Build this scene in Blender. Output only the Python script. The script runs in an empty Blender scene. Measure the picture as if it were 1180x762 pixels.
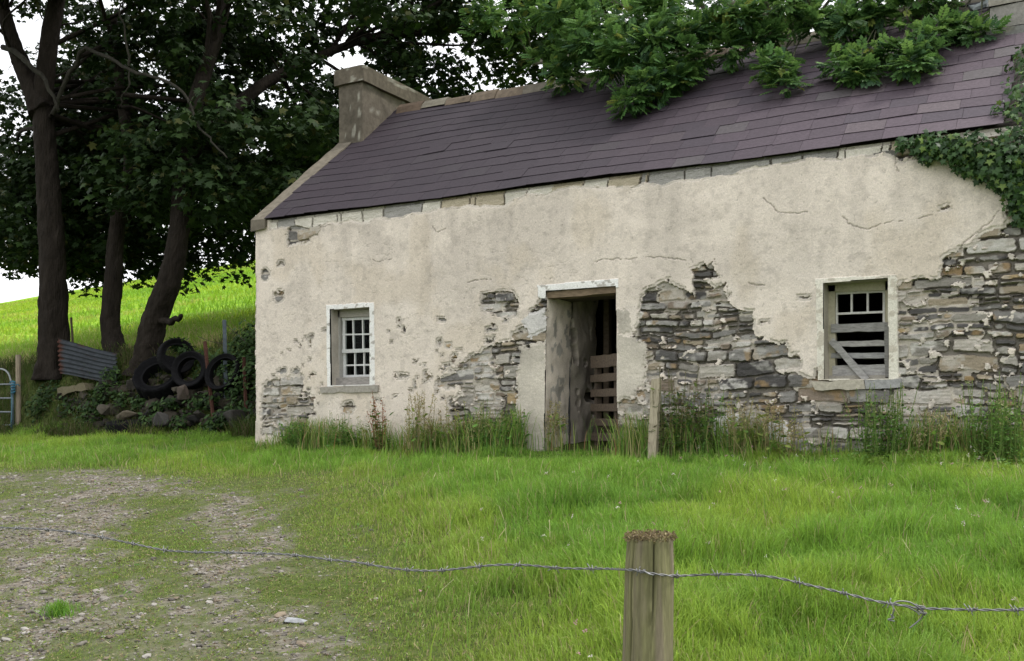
import bpy, math, random
import numpy as np
from mathutils import Vector

random.seed(7)
RNG = np.random.default_rng(11)
SC = bpy.context.scene
COL = SC.collection
rad = math.radians

# ------------------------------------------------------------------ camera, sky, sun, exposure
FPX, U0, HZ, PW, PH = 1150.0, 590.0, 484.0, 1180.0, 762.0     # focal length and horizon of the photograph in its pixels
CAM = np.array([9.33, -9.92, 0.30])
YAW = rad(28.9)
FWD = np.array([-math.sin(YAW), math.cos(YAW), 0.0])
RGT = np.array([math.cos(YAW), math.sin(YAW), 0.0])
UPV = np.array([0.0, 0.0, 1.0])

cam_d = bpy.data.cameras.new('camera')
cam = bpy.data.objects.new('camera', cam_d); COL.objects.link(cam)
cam.location = CAM; cam.rotation_euler = (rad(90), 0, YAW)
cam_d.sensor_width = 36.0; cam_d.lens = 36.0 * FPX / PW
cam_d.shift_y = (HZ - PH / 2) / PW
cam_d.clip_start = 0.05; cam_d.clip_end = 2000
SC.camera = cam

SUN_EL, SUN_AZ = rad(58), rad(118)       # azimuth: anticlockwise from -Y towards +X
sun_from = Vector((math.sin(SUN_AZ) * math.cos(SUN_EL), -math.cos(SUN_AZ) * math.cos(SUN_EL), math.sin(SUN_EL)))
sd = bpy.data.lights.new('sun', 'SUN'); sd.energy = 1.5; sd.angle = rad(12); sd.color = (1.0, 0.96, 0.9)
so = bpy.data.objects.new('sun', sd); COL.objects.link(so)
so.rotation_euler = sun_from.to_track_quat('Z', 'Y').to_euler()

world = bpy.data.worlds.new('World'); SC.world = world; world.use_nodes = True; world.cycles.sampling_method = 'NONE'
wn = world.node_tree; wn.nodes.clear()
w_out = wn.nodes.new('ShaderNodeOutputWorld'); w_bg = wn.nodes.new('ShaderNodeBackground')
w_sky = wn.nodes.new('ShaderNodeTexSky'); w_sky.sky_type = 'NISHITA'; w_sky.sun_disc = False
w_sky.sun_elevation = SUN_EL; w_sky.sun_rotation = math.atan2(sun_from.x, sun_from.y)
w_sky.air_density = 1.0; w_sky.dust_density = 4.0; w_sky.ozone_density = 1.0
w_hs = wn.nodes.new('ShaderNodeHueSaturation'); w_hs.inputs['Saturation'].default_value = 0.25
w_mix = wn.nodes.new('ShaderNodeMix'); w_mix.data_type = 'RGBA'
w_noise = wn.nodes.new('ShaderNodeTexNoise'); w_noise.inputs['Scale'].default_value = 2.5; w_noise.inputs['Detail'].default_value = 5
w_ramp = wn.nodes.new('ShaderNodeValToRGB')
w_ramp.color_ramp.elements[0].position = 0.3; w_ramp.color_ramp.elements[0].color = (7.5, 7.6, 7.9, 1)
w_ramp.color_ramp.elements[1].position = 0.7; w_ramp.color_ramp.elements[1].color = (10.5, 10.5, 10.6, 1)
w_mix.inputs['Factor'].default_value = 0.8
wn.links.new(w_sky.outputs[0], w_hs.inputs['Color'])
wn.links.new(w_hs.outputs[0], w_mix.inputs['A'])
wn.links.new(w_noise.outputs['Fac'], w_ramp.inputs[0])
wn.links.new(w_ramp.outputs[0], w_mix.inputs['B'])
wn.links.new(w_mix.outputs['Result'], w_bg.inputs['Color'])
w_bg.inputs['Strength'].default_value = 0.12
wn.links.new(w_bg.outputs[0], w_out.inputs['Surface'])

SC.view_settings.view_transform = 'Standard'
SC.view_settings.look = 'None'
SC.view_settings.exposure = 0.80
SC.view_settings.gamma = 1.0
SC.view_settings.use_curve_mapping = False
SC.render.engine = 'CYCLES'
SC.cycles.use_denoising = True; SC.cycles.use_adaptive_sampling = False; SC.cycles.sample_clamp_indirect = 3.0
SC.cycles.max_bounces = 6; SC.cycles.diffuse_bounces = 3; SC.cycles.transparent_max_bounces = 8

# ------------------------------------------------------------------ authoring helpers
def ray(u, v):
    return FWD + RGT * ((u - U0) / FPX) + UPV * ((HZ - v) / FPX)
def P(u, v, Y=0.0):                      # point of the plane y = Y seen there in the photograph
    d = ray(u, v); t = (Y - CAM[1]) / d[1]
    return CAM + d * t
def D(u, v, depth):
    return CAM + ray(u, v) * depth

def _hash(ix, iy, seed):
    n = (ix.astype(np.int64) * 374761393 + iy.astype(np.int64) * 668265263 + seed * 974634777) & 0xFFFFFFFF
    n = ((n ^ (n >> 13)) * 1274126177) & 0xFFFFFFFF
    n = (n ^ (n >> 16)) & 0xFFFFFFFF
    return n.astype(np.float64) / 4294967295.0
def vnoise(x, y, seed=0):
    x = np.asarray(x, float); y = np.asarray(y, float)
    ix = np.floor(x); iy = np.floor(y); fx = x - ix; fy = y - iy
    fx = fx * fx * (3 - 2 * fx); fy = fy * fy * (3 - 2 * fy)
    a = _hash(ix, iy, seed); b = _hash(ix + 1, iy, seed); c = _hash(ix, iy + 1, seed); d = _hash(ix + 1, iy + 1, seed)
    return (a + (b - a) * fx) * (1 - fy) + (c + (d - c) * fx) * fy
def fbm(x, y, seed=0, octv=4):
    s = 0; a = 0.5; t = 0
    for k in range(octv):
        s = s + a * vnoise(np.asarray(x) * 2 ** k, np.asarray(y) * 2 ** k, seed + k * 17); t += a; a *= 0.5
    return s / t                          # 0..1
def sstep(a, b, x):
    t = np.clip((np.asarray(x, float) - a) / (b - a), 0, 1); return t * t * (3 - 2 * t)
def inpoly(px, py, poly):
    px = np.asarray(px); py = np.asarray(py); r = np.zeros(px.shape, bool)
    n = len(poly)
    for i in range(n):
        x0, y0 = poly[i]; x1, y1 = poly[(i + 1) % n]
        if y0 == y1: continue
        c = ((y0 > py) != (y1 > py)) & (px < (x1 - x0) * (py - y0) / (y1 - y0) + x0)
        r ^= c
    return r
def segdist(px, py, pts):
    d = np.full(np.shape(px), 1e9)
    for (x0, y0), (x1, y1) in zip(pts[:-1], pts[1:]):
        dx, dy = x1 - x0, y1 - y0; L = dx * dx + dy * dy + 1e-12
        t = np.clip(((px - x0) * dx + (py - y0) * dy) / L, 0, 1)
        d = np.minimum(d, np.hypot(px - x0 - t * dx, py - y0 - t * dy))
    return d

# ---- mesh building
def link(o, parent=None):
    COL.objects.link(o)
    if parent is not None: o.parent = parent
    return o
def mesh(name, V, loops, sizes, mat, parent=None, color=None, smooth=False, attrs=None):
    V = np.ascontiguousarray(V, np.float32); loops = np.ascontiguousarray(loops, np.int32).ravel(); sizes = np.ascontiguousarray(sizes, np.int32)
    me = bpy.data.meshes.new(name)
    me.vertices.add(len(V)); me.vertices.foreach_set('co', V.ravel())
    me.loops.add(len(loops)); me.loops.foreach_set('vertex_index', loops)
    me.polygons.add(len(sizes))
    st = np.zeros(len(sizes), np.int32); st[1:] = np.cumsum(sizes)[:-1]
    me.polygons.foreach_set('loop_start', st)
    me.polygons.foreach_set('use_smooth', np.full(len(sizes), bool(smooth)))
    me.update(calc_edges=True)
    if color is not None:
        c = np.ones((len(V), 4), np.float32); c[:, :3] = color
        a = me.attributes.new('Col', 'FLOAT_COLOR', 'POINT'); a.data.foreach_set('color', c.ravel())
    for k, v in (attrs or {}).items():
        a = me.attributes.new(k, 'FLOAT', 'POINT'); a.data.foreach_set('value', np.ascontiguousarray(v, np.float32))
    if mat: me.materials.append(mat)
    me.validate(clean_customdata=False)
    return link(bpy.data.objects.new(name, me), parent)

class MB:                                 # collects pieces, links them as one mesh object
    def __init__(s): s.V = []; s.L = []; s.S = []; s.C = []; s.n = 0
    def add(s, V, F, color=(0.5, 0.5, 0.5)):
        V = np.asarray(V, float); s.V.append(V)
        for f in F: s.L.extend([i + s.n for i in f]); s.S.append(len(f))
        s.C.append(np.broadcast_to(np.asarray(color, float), (len(V), 3))); s.n += len(V); return s
    def box(s, c, size, color=(.5, .5, .5), rz=0, ry=0, jit=0.0):
        x, y, z = np.array(size) / 2
        v = np.array([[a * x, b * y, d * z] for a in (-1, 1) for b in (-1, 1) for d in (-1, 1)])
        if jit: v = v + RNG.normal(0, jit, v.shape)
        cy, sy = math.cos(ry), math.sin(ry); v = v @ np.array([[cy, 0, -sy], [0, 1, 0], [sy, 0, cy]])
        cz, sz = math.cos(rz), math.sin(rz); v = v @ np.array([[cz, sz, 0], [-sz, cz, 0], [0, 0, 1]])
        return s.add(v + np.array(c), [(0, 1, 3, 2), (4, 6, 7, 5), (0, 4, 5, 1), (2, 3, 7, 6), (0, 2, 6, 4), (1, 5, 7, 3)], color)
    def bar(s, p0, p1, w, t, color=(.5, .5, .5), nrm=(0, -1, 0), jit=0.0, seg=6):   # a plank from p0 to p1: w across, t along nrm
        p0 = np.array(p0, float); p1 = np.array(p1, float); n = np.array(nrm, float); d = p1 - p0; L = np.linalg.norm(d); d /= L
        n = n - d * n.dot(d); n /= np.linalg.norm(n); q = np.cross(d, n)
        V = []
        for i in range(seg + 1):
            c = p0 + d * L * i / seg
            for a, b in ((-1, -1), (1, -1), (1, 1), (-1, 1)):
                V.append(c + q * (a * w / 2 + RNG.normal(0, jit)) + n * (b * t / 2) + d * (RNG.normal(0, jit * 2) if i in (0, seg) else 0))
        F = [(0, 3, 2, 1), tuple(4 * seg + k for k in range(4))]
        for i in range(seg):
            for k in range(4):
                a = 4 * i + k; b = 4 * i + (k + 1) % 4; F.append((a, b, b + 4, a + 4))
        return s.add(V, F, color)
    def tube(s, pts, radii, sides=8, color=(.5, .5, .5), rough=0.0, cap=True, seed=0):
        pts = np.asarray(pts, float); n = len(pts); radii = np.broadcast_to(np.asarray(radii, float), (n,))
        tg = np.gradient(pts, axis=0); tg /= np.linalg.norm(tg, axis=1)[:, None] + 1e-12
        ref = np.array([0.0, 1.0, 0.15]) if abs(tg[0][1]) < 0.8 else np.array([1.0, 0, 0.1])
        V = []
        u = np.cross(tg[0], ref); u /= np.linalg.norm(u)
        ang = np.arange(sides) * 2 * math.pi / sides
        for i in range(n):
            u = u - tg[i] * u.dot(tg[i]); u /= np.linalg.norm(u); w = np.cross(tg[i], u)
            r = radii[i] * (1 + rough * (fbm(np.cos(ang) * 2 + 9 + seed, np.sin(ang) * 2 + i * 0.45, 5 + seed, 3) - 0.5) * 2)
            if sides > 30: r = r * (1 + .10 * (np.abs(fbm(np.cos(ang) * 7 + 20, np.sin(ang) * 7 + i * .30, 6 + seed, 4) - .5) * 2 - .3) + .06 * (fbm(np.cos(ang) * 2 + 20, np.sin(ang) * 2 + i * .12, 9 + seed, 3) - .5) + .06 * np.cos(ang * 5 + i * .03) * math.exp(-i / 12.0) * 2)
            V.append(pts[i] + (np.cos(ang) * r)[:, None] * u + (np.sin(ang) * r)[:, None] * w)
        V = np.concatenate(V); F = []
        for i in range(n - 1):
            for k in range(sides):
                a = i * sides + k; b = i * sides + (k + 1) % sides; F.append((a, b, b + sides, a + sides))
        if cap: F.append(tuple(range(sides))[::-1]); F.append(tuple((n - 1) * sides + k for k in range(sides)))
        return s.add(V, F, color)
    def build(s, name, mat, parent=None, smooth=False, color=True, origin=None):
        V = np.concatenate(s.V)
        o = mesh(name, V, s.L, s.S, mat, parent, np.concatenate(s.C) if color else None, smooth)
        return o

def catmull(pts, n=6):
    pts = np.asarray(pts, float); p = np.vstack([2 * pts[0] - pts[1], pts, 2 * pts[-1] - pts[-2]]); out = []
    for i in range(1, len(p) - 2):
        for t in np.linspace(0, 1, n, endpoint=False):
            a, b, c, d = p[i - 1], p[i], p[i + 1], p[i + 2]
            out.append(0.5 * ((2 * b) + (c - a) * t + (2 * a - 5 * b + 4 * c - d) * t * t + (3 * b - a - 3 * c + d) * t ** 3))
    out.append(pts[-1]); return np.array(out)

def basis(nrm, spin):                     # rotation matrices whose Z is nrm
    n = nrm / (np.linalg.norm(nrm, axis=1)[:, None] + 1e-9)
    ref = np.where(np.abs(n[:, 2:3]) < 0.9, np.array([[0, 0, 1.0]]), np.array([[1.0, 0, 0]]))
    x = np.cross(ref, n); x /= np.linalg.norm(x, axis=1)[:, None]; y = np.cross(n, x)
    c = np.cos(spin)[:, None]; s = np.sin(spin)[:, None]
    return np.stack([x * c + y * s, -x * s + y * c, n], axis=2)
def frame_dir(ydir, nrm):                 # matrices whose Y is ydir and Z near nrm
    y = ydir / (np.linalg.norm(ydir, axis=1)[:, None] + 1e-9); x = np.cross(y, nrm); x /= np.linalg.norm(x, axis=1)[:, None] + 1e-9
    return np.stack([x, y, np.cross(x, y)], axis=2)
def scatter(name, tv, tf, pos, R, scale, color, mat, parent=None, smooth=False):
    tv = np.asarray(tv, float); n = len(pos); k = len(tv)
    sc = np.asarray(scale, float)
    sv = tv[None] * (sc[:, None, :] if sc.ndim == 2 else sc[:, None, None])
    V = np.einsum('nij,nkj->nki', R, sv) + pos[:, None]
    fl = np.concatenate([np.array(f) for f in tf]); fs = np.array([len(f) for f in tf])
    loops = (fl[None] + (np.arange(n) * k)[:, None]).ravel(); sizes = np.tile(fs, n)
    c = np.repeat(color, k, axis=0)
    return mesh(name, V.reshape(-1, 3), loops, sizes, mat, parent, c, smooth)

def tag(o, label, cat, group=None, kind=None):
    o['label'] = label; o['category'] = cat
    if group: o['group'] = group
    if kind: o['kind'] = kind
    return o
def thing(name, loc, label, cat, group=None):
    o = bpy.data.objects.new(name, None); o.empty_display_size = 0.2; COL.objects.link(o)
    o['base'] = [float(c) for c in loc]
    return tag(o, label, cat, group)
def settle():                             # put every Empty at its thing's base and keep its parts where they are
    for o in list(COL.objects):
        if o.type == 'EMPTY' and 'base' in o.keys():
            b = Vector(o['base']); o.location = b
            for c in o.children: c.location = c.location - b
            del o['base']

# ------------------------------------------------------------------ materials
def M(name, base=None, rough=0.85, noise=None, bump=0.0, bscale=60.0, spec=0.3, transl=0.0, attr=True, var=0.25, metallic=0.0, bdist=0.006):
    m = bpy.data.materials.new(name); m.use_nodes = True; t = m.node_tree; b = t.nodes['Principled BSDF']
    b.inputs['Roughness'].default_value = rough; b.inputs['Specular IOR Level'].default_value = spec; b.inputs['Metallic'].default_value = metallic
    if attr:
        a = t.nodes.new('ShaderNodeAttribute'); a.attribute_name = 'Col'; src = a.outputs['Color']
    else:
        a = t.nodes.new('ShaderNodeRGB'); a.outputs[0].default_value = (*base, 1); src = a.outputs[0]
    if noise:
        tc = t.nodes.new('ShaderNodeTexCoord')
        mp = t.nodes.new('ShaderNodeMapping'); t.links.new(tc.outputs['Object'], mp.inputs[0])
        if isinstance(noise, tuple): mp.inputs['Scale'].default_value = noise; ns = 1.0
        else: ns = noise
        nz = t.nodes.new('ShaderNodeTexNoise'); nz.inputs['Scale'].default_value = ns; nz.inputs['Detail'].default_value = 6; nz.inputs['Roughness'].default_value = 0.65
        t.links.new(mp.outputs[0], nz.inputs['Vector'])
        mr = t.nodes.new('ShaderNodeMapRange'); mr.inputs['From Min'].default_value = 0.25; mr.inputs['From Max'].default_value = 0.75
        mr.inputs['To Min'].default_value = 1 - var; mr.inputs['To Max'].default_value = 1 + var
        t.links.new(nz.outputs['Fac'], mr.inputs['Value'])
        mx = t.nodes.new('ShaderNodeMix'); mx.data_type = 'RGBA'; mx.blend_type = 'MULTIPLY'; mx.inputs['Factor'].default_value = 1
        t.links.new(src, mx.inputs['A']); t.links.new(mr.outputs[0], mx.inputs['B']); src = mx.outputs['Result']
    t.links.new(src, b.inputs['Base Color'])
    if bump:
        tc = t.nodes.new('ShaderNodeTexCoord'); n2 = t.nodes.new('ShaderNodeTexNoise')
        mp2 = t.nodes.new('ShaderNodeMapping'); t.links.new(tc.outputs['Object'], mp2.inputs[0])
        if isinstance(bscale, tuple): mp2.inputs['Scale'].default_value = bscale; n2.inputs['Scale'].default_value = 1
        else: n2.inputs['Scale'].default_value = bscale
        n2.inputs['Detail'].default_value = 5
        t.links.new(mp2.outputs[0], n2.inputs['Vector'])
        bp = t.nodes.new('ShaderNodeBump'); bp.inputs['Strength'].default_value = bump; bp.inputs['Distance'].default_value = bdist
        t.links.new(n2.outputs['Fac'], bp.inputs['Height']); t.links.new(bp.outputs[0], b.inputs['Normal'])
    if transl:
        tr = t.nodes.new('ShaderNodeBsdfTranslucent'); ms = t.nodes.new('ShaderNodeMixShader'); ms.inputs[0].default_value = transl
        hs = t.nodes.new('ShaderNodeHueSaturation'); hs.inputs['Hue'].default_value = 0.48; hs.inputs['Value'].default_value = 1.3
        t.links.new(src, hs.inputs['Color']); t.links.new(hs.outputs[0], tr.inputs['Color'])
        t.links.new(b.outputs[0], ms.inputs[1]); t.links.new(tr.outputs[0], ms.inputs[2])
        t.links.new(ms.outputs[0], t.nodes['Material Output'].inputs['Surface'])
    return m
m_wall = M('weathered_wall', noise=85.0, var=0.24, bump=0.35, bscale=170.0, bdist=.005, rough=0.93, spec=0.2)
m_wood = M('old_wood', noise=(14, 60, 50), var=0.45, bump=0.4, bscale=60, rough=0.8)
m_slate = M('slate', noise=34.0, var=0.34, bump=0.3, bscale=70, rough=0.7, spec=0.3, bdist=.004)
m_cement = M('cement', noise=11.0, var=0.38, bump=0.4, bscale=90, rough=0.95, spec=0.15)
m_bark = M('bark', noise=(9, 9, 2.5), var=0.45, bump=1.0, bscale=(34, 34, 9), rough=0.95, spec=0.1, bdist=0.04)
m_leaf = M('leaf', rough=0.6, spec=0.15, transl=0.18)
m_ashleaf = M('ash_leaf', rough=0.55, spec=0.25, transl=0.38)
m_ivyleaf = M('ivy_leaf', rough=0.5, spec=0.3, transl=0.12)
m_grass = M('grass_blade', rough=0.6, spec=0.25, transl=0.35)
m_stone = M('loose_stone', noise=30.0, var=0.3, bump=0.4, bscale=60, rough=0.95, spec=0.15)
m_rubber = M('rubber', noise=20.0, var=0.4, rough=0.85, spec=0.06, bump=.3, bscale=80)
m_rust = M('rusty_iron', noise=25.0, var=0.5, bump=0.5, bscale=90, rough=0.95, spec=0.2)
m_zinc = M('galvanised_steel', noise=18.0, var=0.3, rough=0.45, spec=0.5, metallic=0.55)
m_post = M('weathered_post', noise=(60, 60, 9), var=0.35, bump=0.8, bscale=(140, 140, 16), rough=0.9, spec=0.15)
m_paint = M('flaking_paint', noise=40.0, var=0.18, bump=0.25, bscale=110, rough=0.75)
m_glass = bpy.data.materials.new('window_glass'); m_glass.use_nodes = True
gb = m_glass.node_tree.nodes['Principled BSDF']; gb.inputs['Base Color'].default_value = (0.75, 0.8, 0.78, 1)
gb.inputs['Transmission Weight'].default_value = 1.0; gb.inputs['Roughness'].default_value = 0.06; gb.inputs['IOR'].default_value = 1.1

# ------------------------------------------------------------------ ground
def gz(x, y):
    x = np.asarray(x, float); y = np.asarray(y, float)
    yard = np.where(y < 0, 0.131 * y, 0.03 * y)
    near = -1.25 + 0.02 * (y + 9.5); yard = np.where(y < -9.3, near, yard)
    yard = yard - 0.05 * sstep(-2.2, -0.4, y) * (1 - sstep(0.2, .6, y))
    yard = yard + 0.05 * (fbm(x * 0.7 + 40, y * 0.7 + 40, 3) - 0.5) * 2 + 0.02 * (fbm(x * 3 + 9, y * 3 + 4, 8) - 0.5)
    yc = np.where(y > 85, 85 + 25 * (1 - np.exp(-(y - 85) / 25)), y)
    field = 1.0 + 0.272 * yc + 0.046 * np.clip(x, -160, 0) + 0.5 * (fbm(x * 0.06 + 50, y * 0.06 + 50, 21) - 0.5)
    ys = 1.1 + 4.6 * sstep(-0.75, -0.05, x)
    b = sstep(ys, ys + 1.3, y)
    bank = 0.12 * (fbm(x * 2 + 7, y * 2 + 3, 31) - 0.5) * 4 * b * (1 - sstep(3, 6, y))
    return yard * (1 - b) + field * b + bank
def G(u, v):
    d = ray(u, v); ts = np.linspace(3, 40, 1500); p = CAM[None] + d[None] * ts[:, None]
    h = gz(p[:, 0], p[:, 1]) - p[:, 2]; i = int(np.argmax(h > 0)); return p[i]

# gravel mask: worn wheel tracks, traced on the ground
def gpoly(pts): return [tuple(G(u, v)[:2]) for u, v in pts]
TRACKS = [gpoly([(-60, 600), (40, 556), (130, 545), (190, 556), (150, 585), (140, 620), (110, 660), (120, 700), (60, 762), (-60, 762)]),
          gpoly([(180, 552), (230, 556), (300, 592), (335, 635), (320, 660), (270, 690), (290, 720), (270, 762), (120, 762), (150, 705), (225, 665), (260, 630), (240, 600)]),
          gpoly([(320, 700), (400, 705), (430, 740), (380, 765), (300, 765)]),
          gpoly([(540, 597), (600, 592), (690, 603), (660, 611), (580, 605)]),
          gpoly([(-40, 545), (60, 540), (150, 538), (140, 550), (20, 562), (-60, 580)])]
def gravel(x, y):
    wx = x + 0.55 * (fbm(x * 1.6 + 5, y * 1.6 + 8, 61) - 0.5); wy = y + 0.55 * (fbm(x * 1.6 + 25, y * 1.6 + 3, 62) - 0.5)
    s = np.zeros(np.shape(x))
    for k, poly in enumerate(TRACKS):
        cnt = np.zeros(np.shape(x))
        for dx, dy in ((0, 0), (.16, 0), (-.16, 0), (0, .16), (0, -.16)):
            cnt = cnt + inpoly(wx + dx, wy + dy, poly) / 5.0
        s = np.maximum(s, cnt * (1.0 if k < 2 else 0.7))
    patch = fbm(x * 2.3 + 11, y * 2.3 + 17, 71, 4)
    base = 0.28 * sstep(5.8, 3.8, x + .6 * (y + 4)) * sstep(-2.2, -3.2, y) * sstep(0.46, 0.66, patch)
    return np.clip((.95 * s * (0.42 + 0.58 * sstep(.40, .58, fbm(x * 3.1 + 1, y * 3.1 + 7, 73, 5))) + base) * (.35 + .9 * sstep(.34, .58, fbm(x * 11 + 1, y * 11 + 7, 74, 3))), 0, 1)

xs = np.unique(np.round(np.concatenate([np.linspace(-300, -40, 40), np.linspace(-40, -9, 90), np.linspace(-9, -1, 100), np.arange(-1, 11, 0.045), np.linspace(11, 20, 40), np.linspace(20, 300, 30)]), 4))
ysg = np.unique(np.round(np.concatenate([np.linspace(-300, -14, 40), np.linspace(-14, -9, 30), np.arange(-9, 2.6, 0.045), np.linspace(2.6, 10, 80), np.linspace(10, 40, 90), np.linspace(40, 110, 70), np.linspace(110, 320, 30)]), 4))
gx, gy = np.meshgrid(xs, ysg); zz = gz(gx, gy)
nx, ny = len(xs), len(ysg)
gV = np.stack([gx, gy, zz], -1).reshape(-1, 3)
def gridfaces(nx, ny):
    i = np.arange((ny - 1) * (nx - 1)); r = i // (nx - 1); c = i % (nx - 1); a = r * nx + c
    return np.stack([a, a + 1, a + nx + 1, a + nx], 1)
gF = gridfaces(nx, ny)
gr_near = np.zeros(gx.shape)
nm = (gx > -4) & (gx < 11) & (gy > -9.5) & (gy < 0.5)
gr_near[nm] = gravel(gx[nm], gy[nm])
fieldm = sstep(2.2, 3.6, gy) * sstep(0.5, -0.5, gx) + sstep(7, 8, gy) * (gx > -0.5); fieldm = np.clip(fieldm, 0, 1)

m_ground = bpy.data.materials.new('ground_cover'); m_ground.use_nodes = True
def ground_nodes():
    t = m_ground.node_tree; b = t.nodes['Principled BSDF']; b.inputs['Roughness'].default_value = 0.95; b.inputs['Specular IOR Level'].default_value = 0.1
    N = t.nodes.new; L = t.links.new
    tc = N('ShaderNodeTexCoord')
    def noise(scale, detail=6, vec=None, rough=0.6):
        n = N('ShaderNodeTexNoise'); n.inputs['Scale'].default_value = scale; n.inputs['Detail'].default_value = detail; n.inputs['Roughness'].default_value = rough
        L(vec or tc.outputs['Object'], n.inputs['Vector']); return n.outputs['Fac']
    def ramp(fac, cols):
        r = N('ShaderNodeValToRGB'); e = r.color_ramp.elements
        while len(e) < len(cols): e.new(0.5)
        for k, (p, c) in enumerate(cols): e[k].position = p; e[k].color = (*c, 1)
        L(fac, r.inputs[0]); return r.outputs[0]
    def mix(f, a, b_, blend='MIX'):
        m = N('ShaderNodeMix'); m.data_type = 'RGBA'; m.blend_type = blend
        if isinstance(f, float): m.inputs['Factor'].default_value = f
        else: L(f, m.inputs['Factor'])
        L(a, m.inputs['A']); L(b_, m.inputs['B']); return m.outputs['Result']
    thatch = ramp(noise(24, 8, None, .75), [(0.3, (0.030, 0.045, 0.012)), (0.5, (0.065, 0.090, 0.022)), (0.7, (0.12, 0.115, 0.045))])
    vo = N('ShaderNodeTexVoronoi'); vo.inputs['Scale'].default_value = 42; L(tc.outputs['Object'], vo.inputs['Vector'])
    peb = ramp(vo.outputs['Color'], [(0.1, (0.105, 0.092, 0.076)), (0.5, (0.20, 0.18, 0.155)), (0.9, (0.32, 0.30, 0.265))])
    soil = ramp(noise(5, 8), [(0.3, (0.080, 0.066, 0.046)), (0.7, (0.20, 0.172, 0.135))])
    grav = mix(noise(30, 3), soil, peb)
    ag = N('ShaderNodeAttribute'); ag.attribute_name = 'gravel'
    cc = mix(ag.outputs['Fac'], thatch, grav)
    mp = N('ShaderNodeMapping'); mp.inputs['Scale'].default_value = (0.10, 0.55, 0.5); mp.inputs['Rotation'].default_value = (0, 0, rad(-38)); L(tc.outputs['Object'], mp.inputs[0])
    f1 = ramp(noise(1.0, 8, mp.outputs[0], 0.7), [(0.32, (0.10, 0.22, 0.014)), (0.5, (0.20, 0.36, 0.02)), (0.66, (0.30, 0.42, 0.035)), (0.8, (0.34, 0.36, 0.07))])
    f2 = ramp(noise(2.2, 8, None, 0.75), [(0.35, (0.55, 0.6, 0.5)), (0.65, (1.15, 1.15, 1.1))])
    fld = mix(1.0, f1, f2, 'MULTIPLY')
    af = N('ShaderNodeAttribute'); af.attribute_name = 'field'
    out = mix(af.outputs['Fac'], cc, fld)
    L(out, b.inputs['Base Color'])
    bp = N('ShaderNodeBump'); bp.inputs['Strength'].default_value = 0.7; bp.inputs['Distance'].default_value = 0.03
    L(noise(28, 6), bp.inputs['Height']); L(bp.outputs[0], b.inputs['Normal'])
ground_nodes()
g = mesh('ground', gV, gF, np.full(len(gF), 4), m_ground, None, None, True, {'gravel': gr_near.ravel(), 'field': fieldm.ravel()})
g['kind'] = 'structure'

# ------------------------------------------------------------------ cottage
HL, HB, EAVE, RIDGE_Y = 9.10, 5.2, 2.90, 2.60
SL = 0.80
def roofz(y): return EAVE + SL * (y + 0.07)
cottage = thing('cottage', (4.5, 0, 0), 'derelict whitewashed stone cottage with purple slate roof and gable chimneys', 'cottage')

def W(pts): return [(P(u, v)[0], P(u, v)[2]) for u, v in pts]
DOOR = W([(631, 336), (711.5, 330), (713, 540), (628, 540)])
WINL = W([(382, 357), (428, 354), (428.5, 443), (383.5, 444.5)])
WINR = W([(949.4, 326.5), (1024, 321), (1025, 437), (950.5, 437)])
BANDL = W([(378, 352), (433, 349), (434.5, 444), (379, 446)])
BANDR = W([(940.5, 322), (1034, 317), (1036, 438), (943, 439)])
BANDD = W([(621, 329), (714, 321.5), (714, 332), (632, 338), (630, 345), (622, 344)])
EXPO = [W(q) for q in (
    [(556, 340), (575, 336), (590, 338), (598, 350), (597, 362), (575, 363), (557, 356)],
    [(530, 418), (556, 404), (575, 398), (595, 396), (600, 405), (598, 455), (600, 476), (592, 500), (524, 500), (518, 462), (536, 452), (526, 434)],
    [(506, 436), (524, 432), (538, 440), (522, 448), (505, 446)],
    [(306, 442), (326, 434), (350, 432), (352, 452), (366, 458), (362, 474), (352, 500), (304, 503), (303, 468)],
    [(332, 262), (352, 256), (375, 258), (366, 272), (350, 282), (334, 280)],
    [(629, 338), (614, 358), (608, 372), (590, 388), (592, 399), (632, 396)],
    [(747, 332), (766, 325), (791, 330), (800, 340), (797, 308), (822, 305), (826, 316), (812, 324), (822, 334), (836, 326), (836, 342), (845, 355), (864, 360), (869, 384), (874, 392), (902, 397), (903, 407), (896, 427), (914, 431), (938, 438), (944, 430), (1034, 432), (1036, 330), (1046, 326), (1060, 322), (1082, 318), (1086, 300), (1092, 290), (1120, 286), (1134, 272), (1160, 262), (1170, 238), (1215, 225), (1215, 560), (716, 560), (714, 463), (730, 456), (744, 440), (747, 400), (727, 384), (738, 368)],
    [(893, 404), (906, 402), (908, 412), (918, 408), (924, 412), (920, 424), (898, 425)],
    [(1010, 165), (1060, 158), (1060, 186), (1036, 180), (1010, 176)],
)]
SPOTS = [(307, 317, 5, 7), (321, 342, 6, 6), (324, 306, 5, 2), (569, 381, 5, 2), (571, 374, 3, 2), (520, 399, 3, 2), (506, 395, 3, 3), (467, 434, 6, 3), (457, 435, 2, 4), (496, 436, 3, 4), (524, 413, 2, 5), (510, 370, 4, 1.5),
         (402, 470, 9, 8), (325, 428, 6, 2), (343, 427, 4, 2), (361, 389, 2, 2), (474, 449, 2, 1.5), (460, 458, 2, 1), (511, 459, 2, 1), (884, 373, 3, 1.5), (925, 342, 4, 2), (1089, 241, 4, 1.5), (438, 462, 3, 1.5), (700, 372, 3, 1.5), (560, 420, 3, 2)]
CEM = [W(q) for q in ([(597, 399), (632, 396), (633, 520), (588, 520), (596, 470)], [(711, 388), (726, 386), (742, 390), (749, 402), (744, 432), (734, 452), (712, 462)], [(711, 350), (722, 356), (727, 378), (711, 386)])]
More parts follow.
